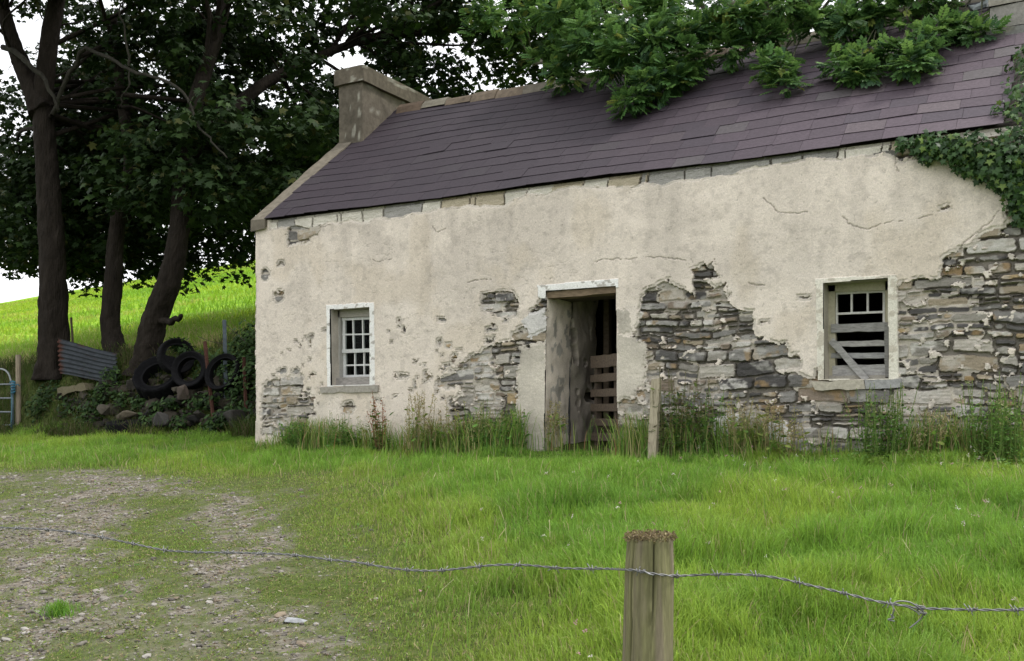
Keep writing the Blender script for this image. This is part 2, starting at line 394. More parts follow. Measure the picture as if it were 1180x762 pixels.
WHITEB = [W(q) for q in ([(824, 482), (850, 480), (850, 520), (820, 520)], [(880, 492), (905, 486), (912, 510), (872, 520)], [(604, 366), (626, 352), (628, 380), (610, 392)])]
CRACKS = [W(q) for q in ([(970, 250), (977, 255), (990, 262), (1003, 264), (1020, 258), (1035, 254), (1052, 254), (1080, 246)], [(1105, 289), (1112, 277), (1126, 268), (1142, 258), (1153, 242)], [(1032, 181), (1034, 190), (1036, 200)],
          [(686, 302), (712, 298), (740, 299), (760, 296), (790, 301)], [(333, 262), (334, 278), (333, 284)], [(330, 272), (352, 270), (370, 262), (395, 258)], [(540, 325), (552, 322), (570, 324)], [(880, 230), (900, 244), (930, 246)],
          [(500, 262), (508, 268), (515, 264)], [(862, 326), (874, 330), (890, 329)], [(745, 365), (740, 345), (748, 332)], [(430, 300), (440, 302), (452, 300)])]

DX = 0.008
wxs = np.arange(0, HL + DX / 2, DX); wzs = np.arange(-0.45, 2.925, DX)
X, Z = np.meshgrid(wxs, wzs)
# -- rubble stones laid in ragged courses
CELL = 0.022
cw, ch = int(HL / CELL) + 3, int(3.5 / CELL) + 3
occ = -np.ones((ch, cw), int); stones = []
srng = random.Random(5)
def lay(r, c, w, h):
    w = min(w, cw - c); h = min(h, ch - r)
    if w > 0 and h > 0: occ[r:r + h, c:c + w] = len(stones); stones.append((c, r, w, h))
def run(r, c0, c1, h, depth=0):           # one course, some of its stones built of thinner ones
    c = c0
    while c < c1:
        w = int(h * srng.uniform(1.0, 2.6)) + srng.choice([1, 2, 4, 7, 10]); w = min(w, 24)
        if c1 - c - w < 4: w = c1 - c
        if h >= 4 and depth < 2 and srng.random() < .42:
            a = srng.randint(1, h - 1) if srng.random() < .6 else h // 2
            run(r, c, c + w, a, depth + 1); run(r + a, c, c + w, h - a, depth + 1)
        else: lay(r, c, w, h)
        c += w
r = 0
while r < ch:
    h = srng.choices([2, 3, 4, 5, 6, 7, 9], [1.2, 2, 3, 4, 4, 2.5, 1.2])[0]; h = min(h, ch - r)
    run(r, 0, cw, h); r += h
ST = np.array(stones, float)
ns = len(ST)
wpx = X + 0.028 * (fbm(X * 6, Z * 9, 101, 4) - 0.5) * 2 + 0.012 * (vnoise(X * 30, Z * 30, 102) - 0.5)
wpz = Z + 0.45 + 0.055 * (fbm(X * 1.3 + 30, Z * 1.8 + 9, 114, 2) - 0.5) * 2 + 0.020 * (fbm(X * 5 + 30, Z * 7 + 9, 103, 4) - 0.5) * 2 + 0.010 * (vnoise(X * 28 + 5, Z * 28, 104) - 0.5)
wpz = np.maximum(wpz, 0)
ci = np.clip((wpx / CELL).astype(int), 0, cw - 1); ri = np.clip((wpz / CELL).astype(int), 0, ch - 1)
sid = occ[ri, ci]
x0 = ST[sid, 0] * CELL; x1 = x0 + ST[sid, 2] * CELL; z0 = ST[sid, 1] * CELL; z1 = z0 + ST[sid, 3] * CELL
ex = np.minimum(wpx - x0, x1 - wpx); ez = np.minimum(wpz - z0, z1 - wpz)
rr = np.minimum(0.035, np.minimum(x1 - x0, z1 - z0) * 0.42)
edge = np.where((ex < rr) & (ez < rr), rr - np.hypot(np.maximum(rr - ex, 0), np.maximum(rr - ez, 0)), np.minimum(ex, ez))
srand = RNG.random((ns, 8))
joint = 0.0005 + 0.010 * srand[sid, 0] ** 2 + 0.006 * fbm(X * 9, Z * 9, 115, 2)
bev = sstep(0, 0.009, edge - joint)
hs = -0.010 + 0.042 * srand[sid, 1] ** 1.4
tilt = ((wpx - (x0 + x1) / 2) * (srand[sid, 2] - 0.5) * 0.10 + (wpz - (z0 + z1) / 2) * (srand[sid, 3] - 0.5) * 0.25)
surf = 0.014 * (fbm(X * 22 + sid * 3.7, Z * 30, 105, 4) - 0.5) + 0.006 * (vnoise(X * 9 + sid * 1.3, Z * 60, 106) - 0.5)
mort = -0.052 + 0.022 * fbm(X * 14, Z * 14, 107, 3)
mort = np.where(fbm(X * 2.6, Z * 3.2, 109) > 0.50, mort + 0.034, mort)
h_stone = mort * (1 - bev) + (hs + tilt + surf) * bev
PAL = np.array([(.070, .066, .064), (.105, .100, .096), (.145, .138, .130), (.20, .192, .178), (.27, .252, .22), (.29, .245, .18), (.31, .235, .135), (.40, .37, .32), (.20, .162, .125)])
pi_ = RNG.choice(len(PAL), ns, p=[.12, .14, .11, .11, .13, .16, .05, .07, .11])
scol = PAL[pi_] * RNG.uniform(0.8, 1.2, (ns, 1))
big = ST[:, 3] >= 4; pale = big & (RNG.random(ns) < 0.4); scol[pale] = PAL[RNG.choice([4, 5, 7, 3], pale.sum())]
c_stone = scol[sid]
veins = fbm(X * 5 + sid, Z * 26 + sid * 2.1, 108, 4)[..., None]
c_stone = c_stone * (0.75 + 0.5 * veins)
och = sstep(0.58, 0.72, fbm(X * 7 + 33, Z * 9, 112, 4))[..., None] * (srand[sid, 4] > 0.55)[..., None]
c_stone = c_stone * (1 - 0.6 * och) + np.array([.30, .20, .09]) * 0.6 * och
wash = sstep(0.52, 0.64, fbm(X * 6 + 3, Z * 8 + 77, 111, 5))[..., None] * (0.45 + 0.45 * (srand[sid, 5] > 0.6)[..., None])
c_stone = c_stone * (1 - wash) + np.array([.50, .48, .44]) * wash
c_mort = np.array([.40, .365, .31]) * (0.55 + 0.9 * fbm(X * 11, Z * 11, 113, 3))[..., None]
c_mort = np.where((mort < -0.03)[..., None], c_mort * 0.52, c_mort)
c_st = c_mort * (1 - bev[..., None]) + c_stone * bev[..., None]
# -- where the plaster has fallen
ea = 0.075 * (fbm(X * 7 + 2, Z * 7 + 8, 121, 5) - 0.5) * 2 + 0.035 * (vnoise(X * 34, Z * 34, 122) - 0.5)
eb = 0.06 * (fbm(X * 7 + 52, Z * 11 + 38, 123, 5) - 0.5) * 2 + 0.03 * (vnoise(X * 34 + 9, Z * 34 + 4, 124) - 0.5)
exposed = np.zeros(X.shape, bool)
for k, poly in enumerate(EXPO):
    a = 0.5 if k in (7,) else 1.0
    exposed |= inpoly(X + ea * a, Z + eb * a, poly)
# stones keep their outline: plaster leaves whole stones bare near the edge
for (u, v, ru, rv) in SPOTS:
    q = P(u, v); s = (q[1] - CAM[1]) / ray(u, v)[1] / FPX
    d = np.hypot((X + ea * 0.9 - q[0]) / (ru * s * 1.15), (Z + eb * 0.7 - q[2]) / (rv * s))
    exposed |= d < 1
exposed |= (fbm(X * 13 + 4, Z * 16 + 5, 131, 4) > 0.76) & (Z < 1.35 + 0.4 * vnoise(X * 2, Z, 5)) & (X < 7) & (fbm(X * 1.3, Z * 1.5, 133, 2) > .48)
eav = 2.80 + 0.09 * (fbm(X * 2.2, Z * 0 + 1, 132, 3) - 0.5) * 2 + 0.03 * (fbm(X * 14, Z * 14, 134, 3) - .5)
exposed |= (Z > eav) & (X > 0.25)
cem = np.zeros(X.shape, bool)
for poly in CEM: cem |= inpoly(X + ea * 1.1, Z + eb * 1.1, poly)
exposed &= ~(cem & (fbm(X * 6 + 4, Z * 6, 44, 4) < 0.60))
lump = np.zeros(X.shape, bool)
for poly in WHITEB: lump |= inpoly(X + ea, Z + eb, poly)
bandL, bandR, bandD = (inpoly(X + ea * 0.10, Z + eb * 0.10, q) for q in (BANDL, BANDR, BANDD))
band = bandL | bandR | bandD
exposed &= ~(lump | band)
isl = (fbm(X * 15 + 7, Z * 19 + 3, 181, 4) > .695) & (fbm(X * 2.1, Z * 2.6, 182, 3) > .46) & (Z < 2.6)   # scabs of lime left on the stones
exposed &= ~isl
near = np.zeros(X.shape, bool)
for r_ in (1, 2, 3):
    for dx_, dz_ in ((r_, 0), (-r_, 0), (0, r_), (0, -r_), (r_, r_), (-r_, r_), (r_, -r_), (-r_, -r_)): near |= np.roll(np.roll(exposed, dx_, 1), dz_, 0)
near &= ~exposed
# eave course: long pale blocks under the slates
ec = (Z > eav) & exposed
ebx = X + 0.16 * (vnoise(X * 1.7, X * 0, 141) - 0.5) + 0.03 * (vnoise(X * 9, Z * 9, 140) - 0.5)
bl = np.floor(ebx / 0.34 + 0.25 * np.sin(np.floor(ebx / 0.34)))
frac = np.abs((ebx / 0.34 + 0.25 * np.sin(np.floor(ebx / 0.34))) - bl - 0.5)
eavh = np.where((frac > 0.475) | (Z > 2.885), -0.022, 0.006 + 0.018 * _hash(bl, bl * 0, 9)) + surf
eavc = np.where(_hash(bl, bl * 0, 12)[..., None] < 0.22, np.array([.30, .29, .27]), np.where(_hash(bl, bl * 0, 13)[..., None] < 0.35, np.array([.40, .35, .26]), np.array([.56, .53, .46])))
eavc = np.where((frac > 0.475)[..., None], np.array([.24, .22, .19]), eavc * (0.8 + 0.4 * veins))
h_stone = np.where(ec, eavh, h_stone); c_st = np.where(ec[..., None], eavc, c_st)
# -- plaster relief and colour
und = 0.012 * (fbm(X * 1.3, Z * 1.3, 150, 3) - 0.5) * 2
h_pl = 0.030 + und + 0.0045 * (fbm(X * 9, Z * 9, 151, 4) - 0.5) + 0.0022 * (RNG.random(X.shape) - 0.5) + 0.0018 * (vnoise(X * 45, Z * 45, 152) - 0.5)
bigt = fbm(X * 0.9 + 3, Z * 1.1 + 8, 153, 4); mid = fbm(X * 4 + 3, Z * 5 + 8, 154, 4); fine = vnoise(X * 60, Z * 60, 155)
c_pl = np.array([.700, .626, .540]) * (0.90 + 0.14 * bigt + 0.14 * (mid - 0.5) + 0.07 * (fine - 0.5))[..., None]
rain = sstep(.50, .72, fbm(X * 5.5 + 3, Z * .55 + 2, 164, 5)) * sstep(.8, 2.6, Z)
c_pl = c_pl * (1 - 0.12 * rain[..., None])
grey = sstep(0.44, 0.66, fbm(X * 1.4 + 20, Z * 2.1 + 8, 156, 5)) * sstep(0.9, 1.9, Z) * sstep(8.6, 5.5, X)
c_pl = c_pl * (1 - 0.36 * grey[..., None]) + np.array([.43, .385, .335]) * 0.36 * grey[..., None]
whit = sstep(0.5, 0.66, fbm(X * 1.8 + 70, Z * 2.2 + 60, 157, 5)) * sstep(2.2, 1.2, Z)
c_pl = c_pl * (1 - 0.4 * whit[..., None]) + np.array([.72, .66, .585]) * 0.4 * whit[..., None]
tanst = sstep(.55, .72, fbm(X * 2.3 + 90, Z * 1.6 + 40, 165, 5)); c_pl = c_pl * (1 - .30 * tanst[..., None]) + np.array([.50, .42, .31]) * .30 * tanst[..., None]
edgep = sstep(0.52, 0.75, fbm(X * 14 + 3, Z * 14 + 9, 158, 4))
c_pl = c_pl * (1 - 0.14 * edgep[..., None])
damp = sstep(0.75, 0.1, Z + .3 * (mid - .5)) * (.35 + .65 * sstep(0.4, 0.6, fbm(X * 3, Z * 3, 159, 4)))
c_pl = c_pl * (1 - 0.35 * damp[..., None]) + np.array([.30, .28, .21]) * 0.35 * damp[..., None]
specks = (fbm(X * 42, Z * 42, 160, 2) > 0.84)
c_pl = np.where(specks[..., None], c_pl * 0.75, c_pl); h_pl = np.where(specks, h_pl - 0.002, h_pl)
# hairline ridges of flaking limewash
fl = np.abs(fbm(X * 3.2 + 9, Z * 8 + 4, 161, 5) - 0.5); flm = (fl < 0.006) & (fbm(X * 1.1, Z * 1.3, 162, 3) > 0.50)
h_pl = np.where(flm, h_pl - 0.003, h_pl); c_pl = np.where(flm[..., None], c_pl * 0.84, c_pl)
cl = np.array([.50, .46, .39]) * (0.7 + .6 * fbm(X * 2.5 + 5, Z * 3, 171, 5))[..., None] * (0.8 + 0.4 * mid + 0.1 * (fine - 0.5))[..., None]
lip = near & ~band & (fbm(X * 12, Z * 12, 183, 3) > .40); c_pl = np.where(lip[..., None], np.array([.52, .475, .41]) * (.65 + .7 * mid)[..., None], c_pl); h_pl = np.where(lip, h_pl - .014 * fbm(X * 25, Z * 25, 184, 2) - .003, h_pl)
c_pl = np.where(cem[..., None], cl, c_pl); h_pl = np.where(cem, h_pl + 0.006, h_pl)
c_pl = np.where(lump[..., None], np.array([.60, .58, .55]) * (0.7 + 0.6 * mid)[..., None], c_pl)
paint_w = np.array([.76, .755, .72]) * (0.88 + 0.2 * mid)[..., None]
chip = fbm(X * 16 + 6, Z * 20, 163, 4)
paint_w = np.where((chip > 0.66)[..., None], np.array([.42, .40, .36]), paint_w)
paint_r = np.where((chip > 0.60)[..., None], np.array([.50, .46, .38]), np.array([.66, .63, .54]) * (0.9 + 0.2 * mid)[..., None])
c_pl = np.where((bandL | bandD)[..., None], paint_w, c_pl); c_pl = np.where(bandR[..., None], paint_r, c_pl)
h_pl = np.where(band, h_pl + 0.010, h_pl)
for poly in CRACKS:
    d = segdist(X + ea * 0.5, Z + eb * 0.5, poly)
    on = fbm(X * 9, Z * 9, 170, 3) > .40; h_pl = np.where((d < 0.005) & on, h_pl - 0.010, h_pl); c_pl = np.where(((d < 0.004) & on)[..., None], c_pl * 0.62, c_pl)
H = np.where(exposed, h_stone, h_pl); C = np.where(exposed[..., None], c_st, c_pl)
wallV = np.stack([X, -H, Z], -1).reshape(-1, 3); wallC = C.reshape(-1, 3)
nwx, nwz = len(wxs), len(wzs)
wF = gridfaces(nwx, nwz)
fx = (X[:-1, :-1] + DX / 2).ravel(); fz = (Z[:-1, :-1] + DX / 2).ravel()
hole = np.zeros(len(wF), bool)
for q in (DOOR, WINL, WINR): hole |= inpoly(fx, fz, q)
f_exp = exposed[:-1, :-1].ravel()
def wall_part(name, sel, mat, parent, smooth=True):
    F = wF[sel]; used = np.unique(F); m_ = -np.ones(len(wallV), int); m_[used] = np.arange(len(used))
    return mesh(name, wallV[used], m_[F], np.full(len(F), 4), mat, parent, wallC[used], smooth)
fbL, fbR, fbD = (b_[:-1, :-1].ravel() for b_ in (bandL, bandR, bandD))
front = wall_part('front_wall', f_exp & ~hole, m_wall, cottage, False)
front['label'] = 'bare rubble stonework where the plaster has fallen off the front wall'
pl = wall_part('plaster', ~f_exp & ~hole & ~(fbL | fbR | fbD), m_wall, front)
pl['label'] = 'cream limewashed plaster left on the front wall'

# shell: gables, back wall, inner faces
def prism(name, xa, xb, col):
    ys_ = [0.05, HB, HB, RIDGE_Y, 0.05]; zs_ = [-0.5, -0.5, roofz(0) - 0.09, roofz(RIDGE_Y) - 0.09, roofz(0.05) - 0.09]
    V = [(xa, y, z) for y, z in zip(ys_, zs_)] + [(xb, y, z) for y, z in zip(ys_, zs_)]
    F = [(0, 1, 2, 3, 4)[::-1], (5, 6, 7, 8, 9)] + [(i, (i + 1) % 5, 5 + (i + 1) % 5, 5 + i) for i in range(5)]
    return MB().add(V, F, col).build(name, m_cement, cottage)
prism('gable_wall', 0.003, 0.5, (.45, .41, .35)); prism('gable_wall', HL - 0.5, HL - 0.003, (.22, .21, .2))
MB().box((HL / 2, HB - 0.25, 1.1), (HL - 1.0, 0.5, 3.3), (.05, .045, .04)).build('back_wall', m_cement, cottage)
MB().box((0.515, HB / 2, 1.3), (.02, HB - 1.2, 3.6), (.03, .028, .025)).build('gable_shade_sheet', m_cement, cottage)  # near-black sheet added so the room behind the left panes stays dark
# inner face of the front wall with its openings
ixs = np.arange(0.4, HL - 0.4, 0.05); izs = np.arange(-0.45, 2.95, 0.05); IX, IZ = np.meshgrid(ixs, izs)
iF = gridfaces(len(ixs), len(izs)); icx = (IX[:-1, :-1] + .025).ravel(); icz = (IZ[:-1, :-1] + .025).ravel(); ih = np.zeros(len(iF), bool)
for q in (DOOR, WINL, WINR): ih |= inpoly(icx, icz, q)
iV = np.stack([IX, np.full(IX.shape, 0.60), IZ], -1).reshape(-1, 3)
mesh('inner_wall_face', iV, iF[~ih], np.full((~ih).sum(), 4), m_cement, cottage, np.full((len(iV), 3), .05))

def reveal(name, poly, parent, colfn, y1=0.63, amp=0.008, edges=(0, 1, 3)):   # splayed sides of an opening
    Vs, Cs, L, S, n = [], [], [], [], 0
    cx = sum(p[0] for p in poly) / 4; cz = sum(p[1] for p in poly) / 4
    for e in edges:
        (ax, az), (bx, bz) = poly[e], poly[(e + 1) % 4]
        length = math.hypot(bx - ax, bz - az); na = max(4, int(length / 0.02)); nb = int(y1 / 0.02)
        s = np.linspace(-0.01, 1.01, na); yy = np.linspace(-0.012, y1, nb); S_, Y_ = np.meshgrid(s, yy)
        nxv, nzv = (bz - az) / length, -(bx - ax) / length
        if nxv * (cx - ax) + nzv * (cz - az) < 0: nxv, nzv = -nxv, -nzv
        dsp = amp * (fbm(S_ * length * 7 + e * 9, Y_ * 7, 200 + e, 4) - 0.5) * 2 - 0.004
        dsp = dsp * sstep(-0.03, 0.05, Y_)
        Vx = ax + (bx - ax) * S_ + nxv * dsp; Vz = az + (bz - az) * S_ + nzv * dsp
        V = np.stack([Vx, Y_, Vz], -1).reshape(-1, 3); F = gridfaces(na, nb)
        Vs.append(V); Cs.append(colfn(S_ * length, Y_, e).reshape(-1, 3)); L.append(F + n); n += len(V)
    L = np.concatenate(L)
    return mesh(name, np.concatenate(Vs), L, np.full(len(L), 4), m_wall, parent, np.concatenate(Cs), True)
def c_plain(base, sash):                 # plastered outside the sash, room shade painted near-black behind it
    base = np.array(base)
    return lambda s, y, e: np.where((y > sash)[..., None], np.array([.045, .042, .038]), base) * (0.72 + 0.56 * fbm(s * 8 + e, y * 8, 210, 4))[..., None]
def c_jamb(s, y, e):
    c = np.array([.66, .59, .50]) * (0.7 + 0.6 * fbm(s * 5, y * 6, 211, 4))[..., None]
    st_ = (fbm(s * 9 + 3, y * 9, 212, 3) > 0.60)[..., None] & (y > 0.12)[..., None]
    return np.where(st_, np.array([.36, .34, .30]), c)

# door opening
doorway = bpy.data.objects.new('doorway', None); link(doorway, cottage)
reveal('door_jamb', DOOR, doorway, c_jamb, amp=0.018, edges=(1, 3))
so_ = MB()
a = P(629, 339.5); b2 = P(712.5, 332.5)
so_.bar((a[0] + 0.0, 0.07, a[2] - 0.01), (b2[0] - 0.0, 0.07, b2[2] - 0.01), 0.075, 0.15, (.17, .125, .08), jit=0.004)
so_.bar((a[0] - 0.02, 0.39, a[2] + 0.02), (b2[0] + 0.02, 0.39, b2[2] + 0.02), 0.09, 0.46, (.08, .065, .05), jit=0.003)
so_.build('lintel', m_wood, doorway)
sur = wall_part('door_surround', fbD & ~hole, m_wall, doorway); sur['label'] = 'white painted band over the doorway'
# rough partition inside the doorway
py_, pz_ = np.meshgrid(np.arange(0.64, 1.40, 0.015), np.arange(-0.3, 2.3, 0.015))
pd = 0.06 * (fbm(py_ * 4, pz_ * 4, 220, 4) - 0.5) + 0.10 * (fbm(py_ * 2, pz_ * 2, 221, 2) - 0.5)
holes_ = sstep(0.60, 0.66, fbm(py_ * 7 + 1, pz_ * 5 + 4, 222, 3))
pV = np.stack([DOOR[0][0] - 0.02 + pd - 0.10 * holes_, py_, pz_], -1).reshape(-1, 3)
pc = (np.array([.44, .39, .33]) * (0.6 + 0.8 * fbm(py_ * 7, pz_ * 7, 223, 4))[..., None] * (1 - 0.7 * holes_[..., None])).reshape(-1, 3)
pF = gridfaces(py_.shape[1], py_.shape[0])
mesh('partition_wall', pV, pF, np.full(len(pF), 4), m_wall, cottage, pc, True)
MB().box((DOOR[0][0] - 0.35, 1.0, 1.0), (0.5, 0.74, 2.8), (.1, .09, .08)).build('partition_core', m_cement, cottage)
MB().bar((DOOR[0][0] + 0.10, 1.44, -0.2), (DOOR[0][0] + 0.10, 1.44, 2.2), 0.09, 0.07, (.13, .10, .07), nrm=(1, 0, 0)).build('door_post', m_wood, doorway)

# left window
def window(name, poly, fb, label):
    w = bpy.data.objects.new(name, None); link(w, cottage); w['label'] = label
    return w
mpx = lambda u, v, Y: (Y - CAM[1]) / ray(u, v)[1] / FPX
def zl(x, y): return 360 + x / 5.87, 340 + y / 5.87
def zr(x, y): return 920 + x / 4.76, 300 + y / 4.76
def pbar(mb, q0, q1, wpx, Y, t, col, jit=0.0):
    p0, p1 = P(*q0, Y), P(*q1, Y); s = mpx(*q0, Y); mb.bar(p0, p1, wpx * s, t, col, jit=jit)
wl = window('window', WINL, fbL, 'small twelve pane sash window with flaking white paint')
sur = wall_part('surround', fbL & ~hole, m_wall, wl)
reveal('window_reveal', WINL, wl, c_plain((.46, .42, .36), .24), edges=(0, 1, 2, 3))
cs = MB(); WC = (.50, .49, .46)
pbar(cs, zl(180, 95), zl(180, 620), 6.5, 0.17, 0.07, (.42, .41, .38), .002); pbar(cs, zl(120, 134), zl(500, 117), 8, 0.17, 0.07, (.40, .38, .34), .002); pbar(cs, zl(452, 95), zl(452, 620), 7, 0.17, .07, WC)
cs.build('frame', m_paint, wl)
us = MB(); WS = (.66, .67, .66)
pbar(us, zl(218, 150), zl(218, 375), 3.6, 0.19, .035, WS); pbar(us, zl(440, 150), zl(440, 375), 4, 0.19, .035, WS)
pbar(us, zl(205, 165), zl(450, 155), 3.0, 0.19, .034, WS); pbar(us, zl(205, 269), zl(450, 264), 1.7, 0.19, .028, WS)
for xx in (278, 343): pbar(us, zl(xx, 160), zl(xx + 4, 375), 1.7, 0.19, .03, WS, .0008)
pbar(us, zl(205, 382), zl(450, 372), 4.2, 0.187, .038, (.58, .59, .58))
us.build('sash', m_paint, wl)
ls = MB()
pbar(ls, zl(222, 388), zl(222, 560), 3.6, 0.22, .035, WS); pbar(ls, zl(445, 388), zl(445, 560), 4, 0.22, .035, WS)
for xx in (291, 353): pbar(ls, zl(xx, 388), zl(xx + 1, 555), 1.7, 0.22, .03, WS, .0008)
pbar(ls, zl(215, 477), zl(450, 471), 1.8, 0.22, .028, WS); pbar(ls, zl(215, 552), zl(450, 546), 3, 0.22, .034, WS)
ls.build('sash', m_paint, wl)
for (xa, xb, ya, yb, Y) in ((225, 440, 165, 375, .192), (225, 440, 388, 550, .222)):
    A_, B_ = P(*zl(xa, ya), Y), P(*zl(xb, yb), Y)
    MB().box(((A_[0] + B_[0]) / 2, Y, (A_[2] + B_[2]) / 2), (B_[0] - A_[0], 0.004, A_[2] - B_[2])).build('pane', m_glass, wl, color=False)
bb = MB(); pbar(bb, zl(170, 588), zl(420, 580), 9.5, 0.10, .06, (.27, .255, .235), .003); bb.build('board', m_wood, wl)
sl = MB(); s0, s1 = P(371, 450, -0.03), P(437, 447.5, -0.03); sl.bar((s0[0], 0.05, s0[2]), (s1[0], 0.05, s1[2]), 0.075, 0.22, (.31, .29, .25), jit=0.007, seg=9); sl.build('sill', m_stone, wl)

# right window
wr = window('window', WINR, fbR, 'broken window boarded with loose grey planks')
wall_part('surround', fbR & ~hole, m_wall, wr)
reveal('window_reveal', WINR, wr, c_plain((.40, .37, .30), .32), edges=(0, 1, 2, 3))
cs = MB(); YC = (.44, .41, .30)
pbar(cs, zr(178, 90), zr(182, 650), 11, 0.26, .08, YC, .002); pbar(cs, zr(120, 152), zr(545, 138), 10.5, 0.26, .08, YC, .002); pbar(cs, zr(500, 90), zr(503, 650), 8, 0.26, .08, YC, .002); pbar(cs, zr(150, 645), zr(520, 640), 5, 0.26, .10, (.36, .34, .29), .002)
cs.build('frame', m_paint, wr)
us = MB()
pbar(us, zr(208, 178), zr(212, 350), 2.6, 0.28, .035, (.62, .61, .57)); pbar(us, zr(470, 170), zr(470, 350), 2.4, 0.28, .035, (.62, .61, .57))
for xx in (293, 381): pbar(us, zr(xx, 178), zr(xx, 292), 2.2, 0.28, .03, (.66, .65, .62))
pbar(us, zr(200, 182), zr(475, 170), 2.6, 0.279, .036, (.60, .59, .54)); pbar(us, zr(205, 295), zr(472, 284), 2.4, 0.279, .034, (.66, .65, .62))
us.build('sash', m_paint, wr)
GB = (.30, .30, .295)
for q0, q1, w_, Y, c in ((zr(180, 376), zr(490, 363), 9.6, .21, (.27, .265, .25)), (zr(205, 460), zr(478, 456), 6.2, .23, (.34, .33, .31)), (zr(180, 524), zr(478, 524), 6.0, .22, GB), (zr(188, 607), zr(478, 600), 12.0, .22, (.36, .355, .34)), (zr(180, 440), zr(372, 652), 7.4, .17, (.33, .325, .31)), (zr(484, 345), zr(487, 640), 4.6, .195, (.22, .215, .2))):
    b_ = MB(); pbar(b_, q0, q1, w_, Y, .022, c, .0025); b_.build('board', m_wood, wr)
sl = MB(); s0, s1 = P(938, 445, -0.03), P(1041, 442, -0.03); sl.bar((s0[0], 0.06, s0[2]), (s0[0] * .42 + s1[0] * .58, 0.06, s0[2] * .42 + s1[2] * .58), 0.085, 0.24, (.40, .37, .30), jit=0.006); sl.bar((s0[0] * .41 + s1[0] * .59, 0.06, s0[2] * .42 + s1[2] * .58), (s1[0], 0.06, s1[2]), 0.08, 0.23, (.30, .30, .29), jit=0.006); sl.build('sill', m_stone, wr)

# roof
roof = MB(); RX0, RX1 = 0.20, 8.92
nrm = np.array([0, -SL, 1]) / math.hypot(SL, 1); sld = np.array([0, 1, SL]) / math.hypot(SL, 1)
p_e = np.array([0, -0.06, roofz(-0.06)])
Ls = (RIDGE_Y + 0.06) * math.hypot(1, SL); EXPOSE = 0.236; nc = int(Ls / EXPOSE) + 1
def sag(x, s): return -0.035 * math.sin(math.pi * min(max(x / HL, 0), 1)) * (s / Ls) + 0.012 * math.sin(x * 1.7 + s * 2)
for k in range(nc):
    x = RX0 + (0 if k % 2 == 0 else -0.17) + random.uniform(-.03, .03)
    s = k * EXPOSE
    endx = RX1 - 0.02 * k * 0 + random.uniform(-.10, .08)
    while x < endx:
        w = random.uniform(.31, .39); xa = max(x, RX0 - .02); xb = min(x + w - 0.003, endx + .03); x += w
        if xb - xa < .06: continue
        ln = min(EXPOSE * 1.35, Ls - s + .02)
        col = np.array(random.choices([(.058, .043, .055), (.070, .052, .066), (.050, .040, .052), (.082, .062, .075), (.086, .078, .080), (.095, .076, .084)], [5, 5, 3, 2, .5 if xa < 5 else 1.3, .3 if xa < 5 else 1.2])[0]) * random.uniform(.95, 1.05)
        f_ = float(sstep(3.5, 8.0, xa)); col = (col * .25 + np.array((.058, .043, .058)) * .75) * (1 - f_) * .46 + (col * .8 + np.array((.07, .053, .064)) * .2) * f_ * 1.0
        j = random.uniform(-.006, .006); rt = random.uniform(-.012, .012); lift = random.uniform(0, .0035) + (random.uniform(.004, .012) if random.random() < .04 else 0)
        def pt(xx, ss, hh): return np.array([xx, 0, 0]) + p_e + sld * ss + nrm * (hh + sag(xx, ss))
        V = []
        for hh in (0.014 + lift * .5, 0.014 + lift * .5 + .0036):
            V += [pt(xa, s + j - rt, hh), pt(xb, s + j + rt, hh), pt(xb, s + ln, hh - .0075), pt(xa, s + ln, hh - .0075)]
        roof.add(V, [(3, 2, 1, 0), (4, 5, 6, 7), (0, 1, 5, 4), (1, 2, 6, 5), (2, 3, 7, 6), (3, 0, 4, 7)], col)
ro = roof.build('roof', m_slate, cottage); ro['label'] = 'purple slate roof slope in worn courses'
rs = MB()                                    # boarding under the slates, both slopes
def slab(y0, y1, z0, z1, t, col): rs.add([(x, y, z + d) for x in (0.02, HL - 0.02) for (y, z) in ((y0, z0), (y1, z1)) for d in (-t, 0)], [(0, 1, 3, 2), (4, 6, 7, 5), (0, 4, 5, 1), (2, 3, 7, 6), (0, 2, 6, 4), (1, 5, 7, 3)], col)
slab(0.06, RIDGE_Y - 0.02, roofz(0.06) - .062, roofz(RIDGE_Y - 0.02) - .062, .02, (.05, .04, .035))
slab(RIDGE_Y + 0.02, HB + 0.1, roofz(RIDGE_Y - .02) - .05, roofz(RIDGE_Y) - SL * (HB + .1 - RIDGE_Y) - .05, .05, (.06, .05, .06))
rs.build('roof_deck', m_wood, ro)
vc = MB()                                    # mortar coping up the left verge
def verge(xa, xb, ya, yb, mb, col, h=.055, seg=12):
    V = []
    for i in range(seg + 1):
        y = ya + (yb - ya) * i / seg; jz = random.uniform(-.006, .006)
        V += [(xa, y, roofz(y) - .12), (xa + random.uniform(-.01, .01), y, roofz(y) + h + jz), (xb + random.uniform(-.015, .015), y, roofz(y) + h * .75 + jz), (xb, y, roofz(y) - .10)]
    F = [(0, 3, 2, 1), tuple(4 * seg + k for k in range(4))] + [(4 * i + k, 4 * i + (k + 1) % 4, 4 * i + 4 + (k + 1) % 4, 4 * i + 4 + k) for i in range(seg) for k in range(4)]
    mb.add(V, F, col)
verge(-.04, .20, -.07, 1.78, vc, (.145, .128, .10), h=.032)
vc.build('verge_coping', m_cement, ro)
rt_ = MB(); x = 0.50
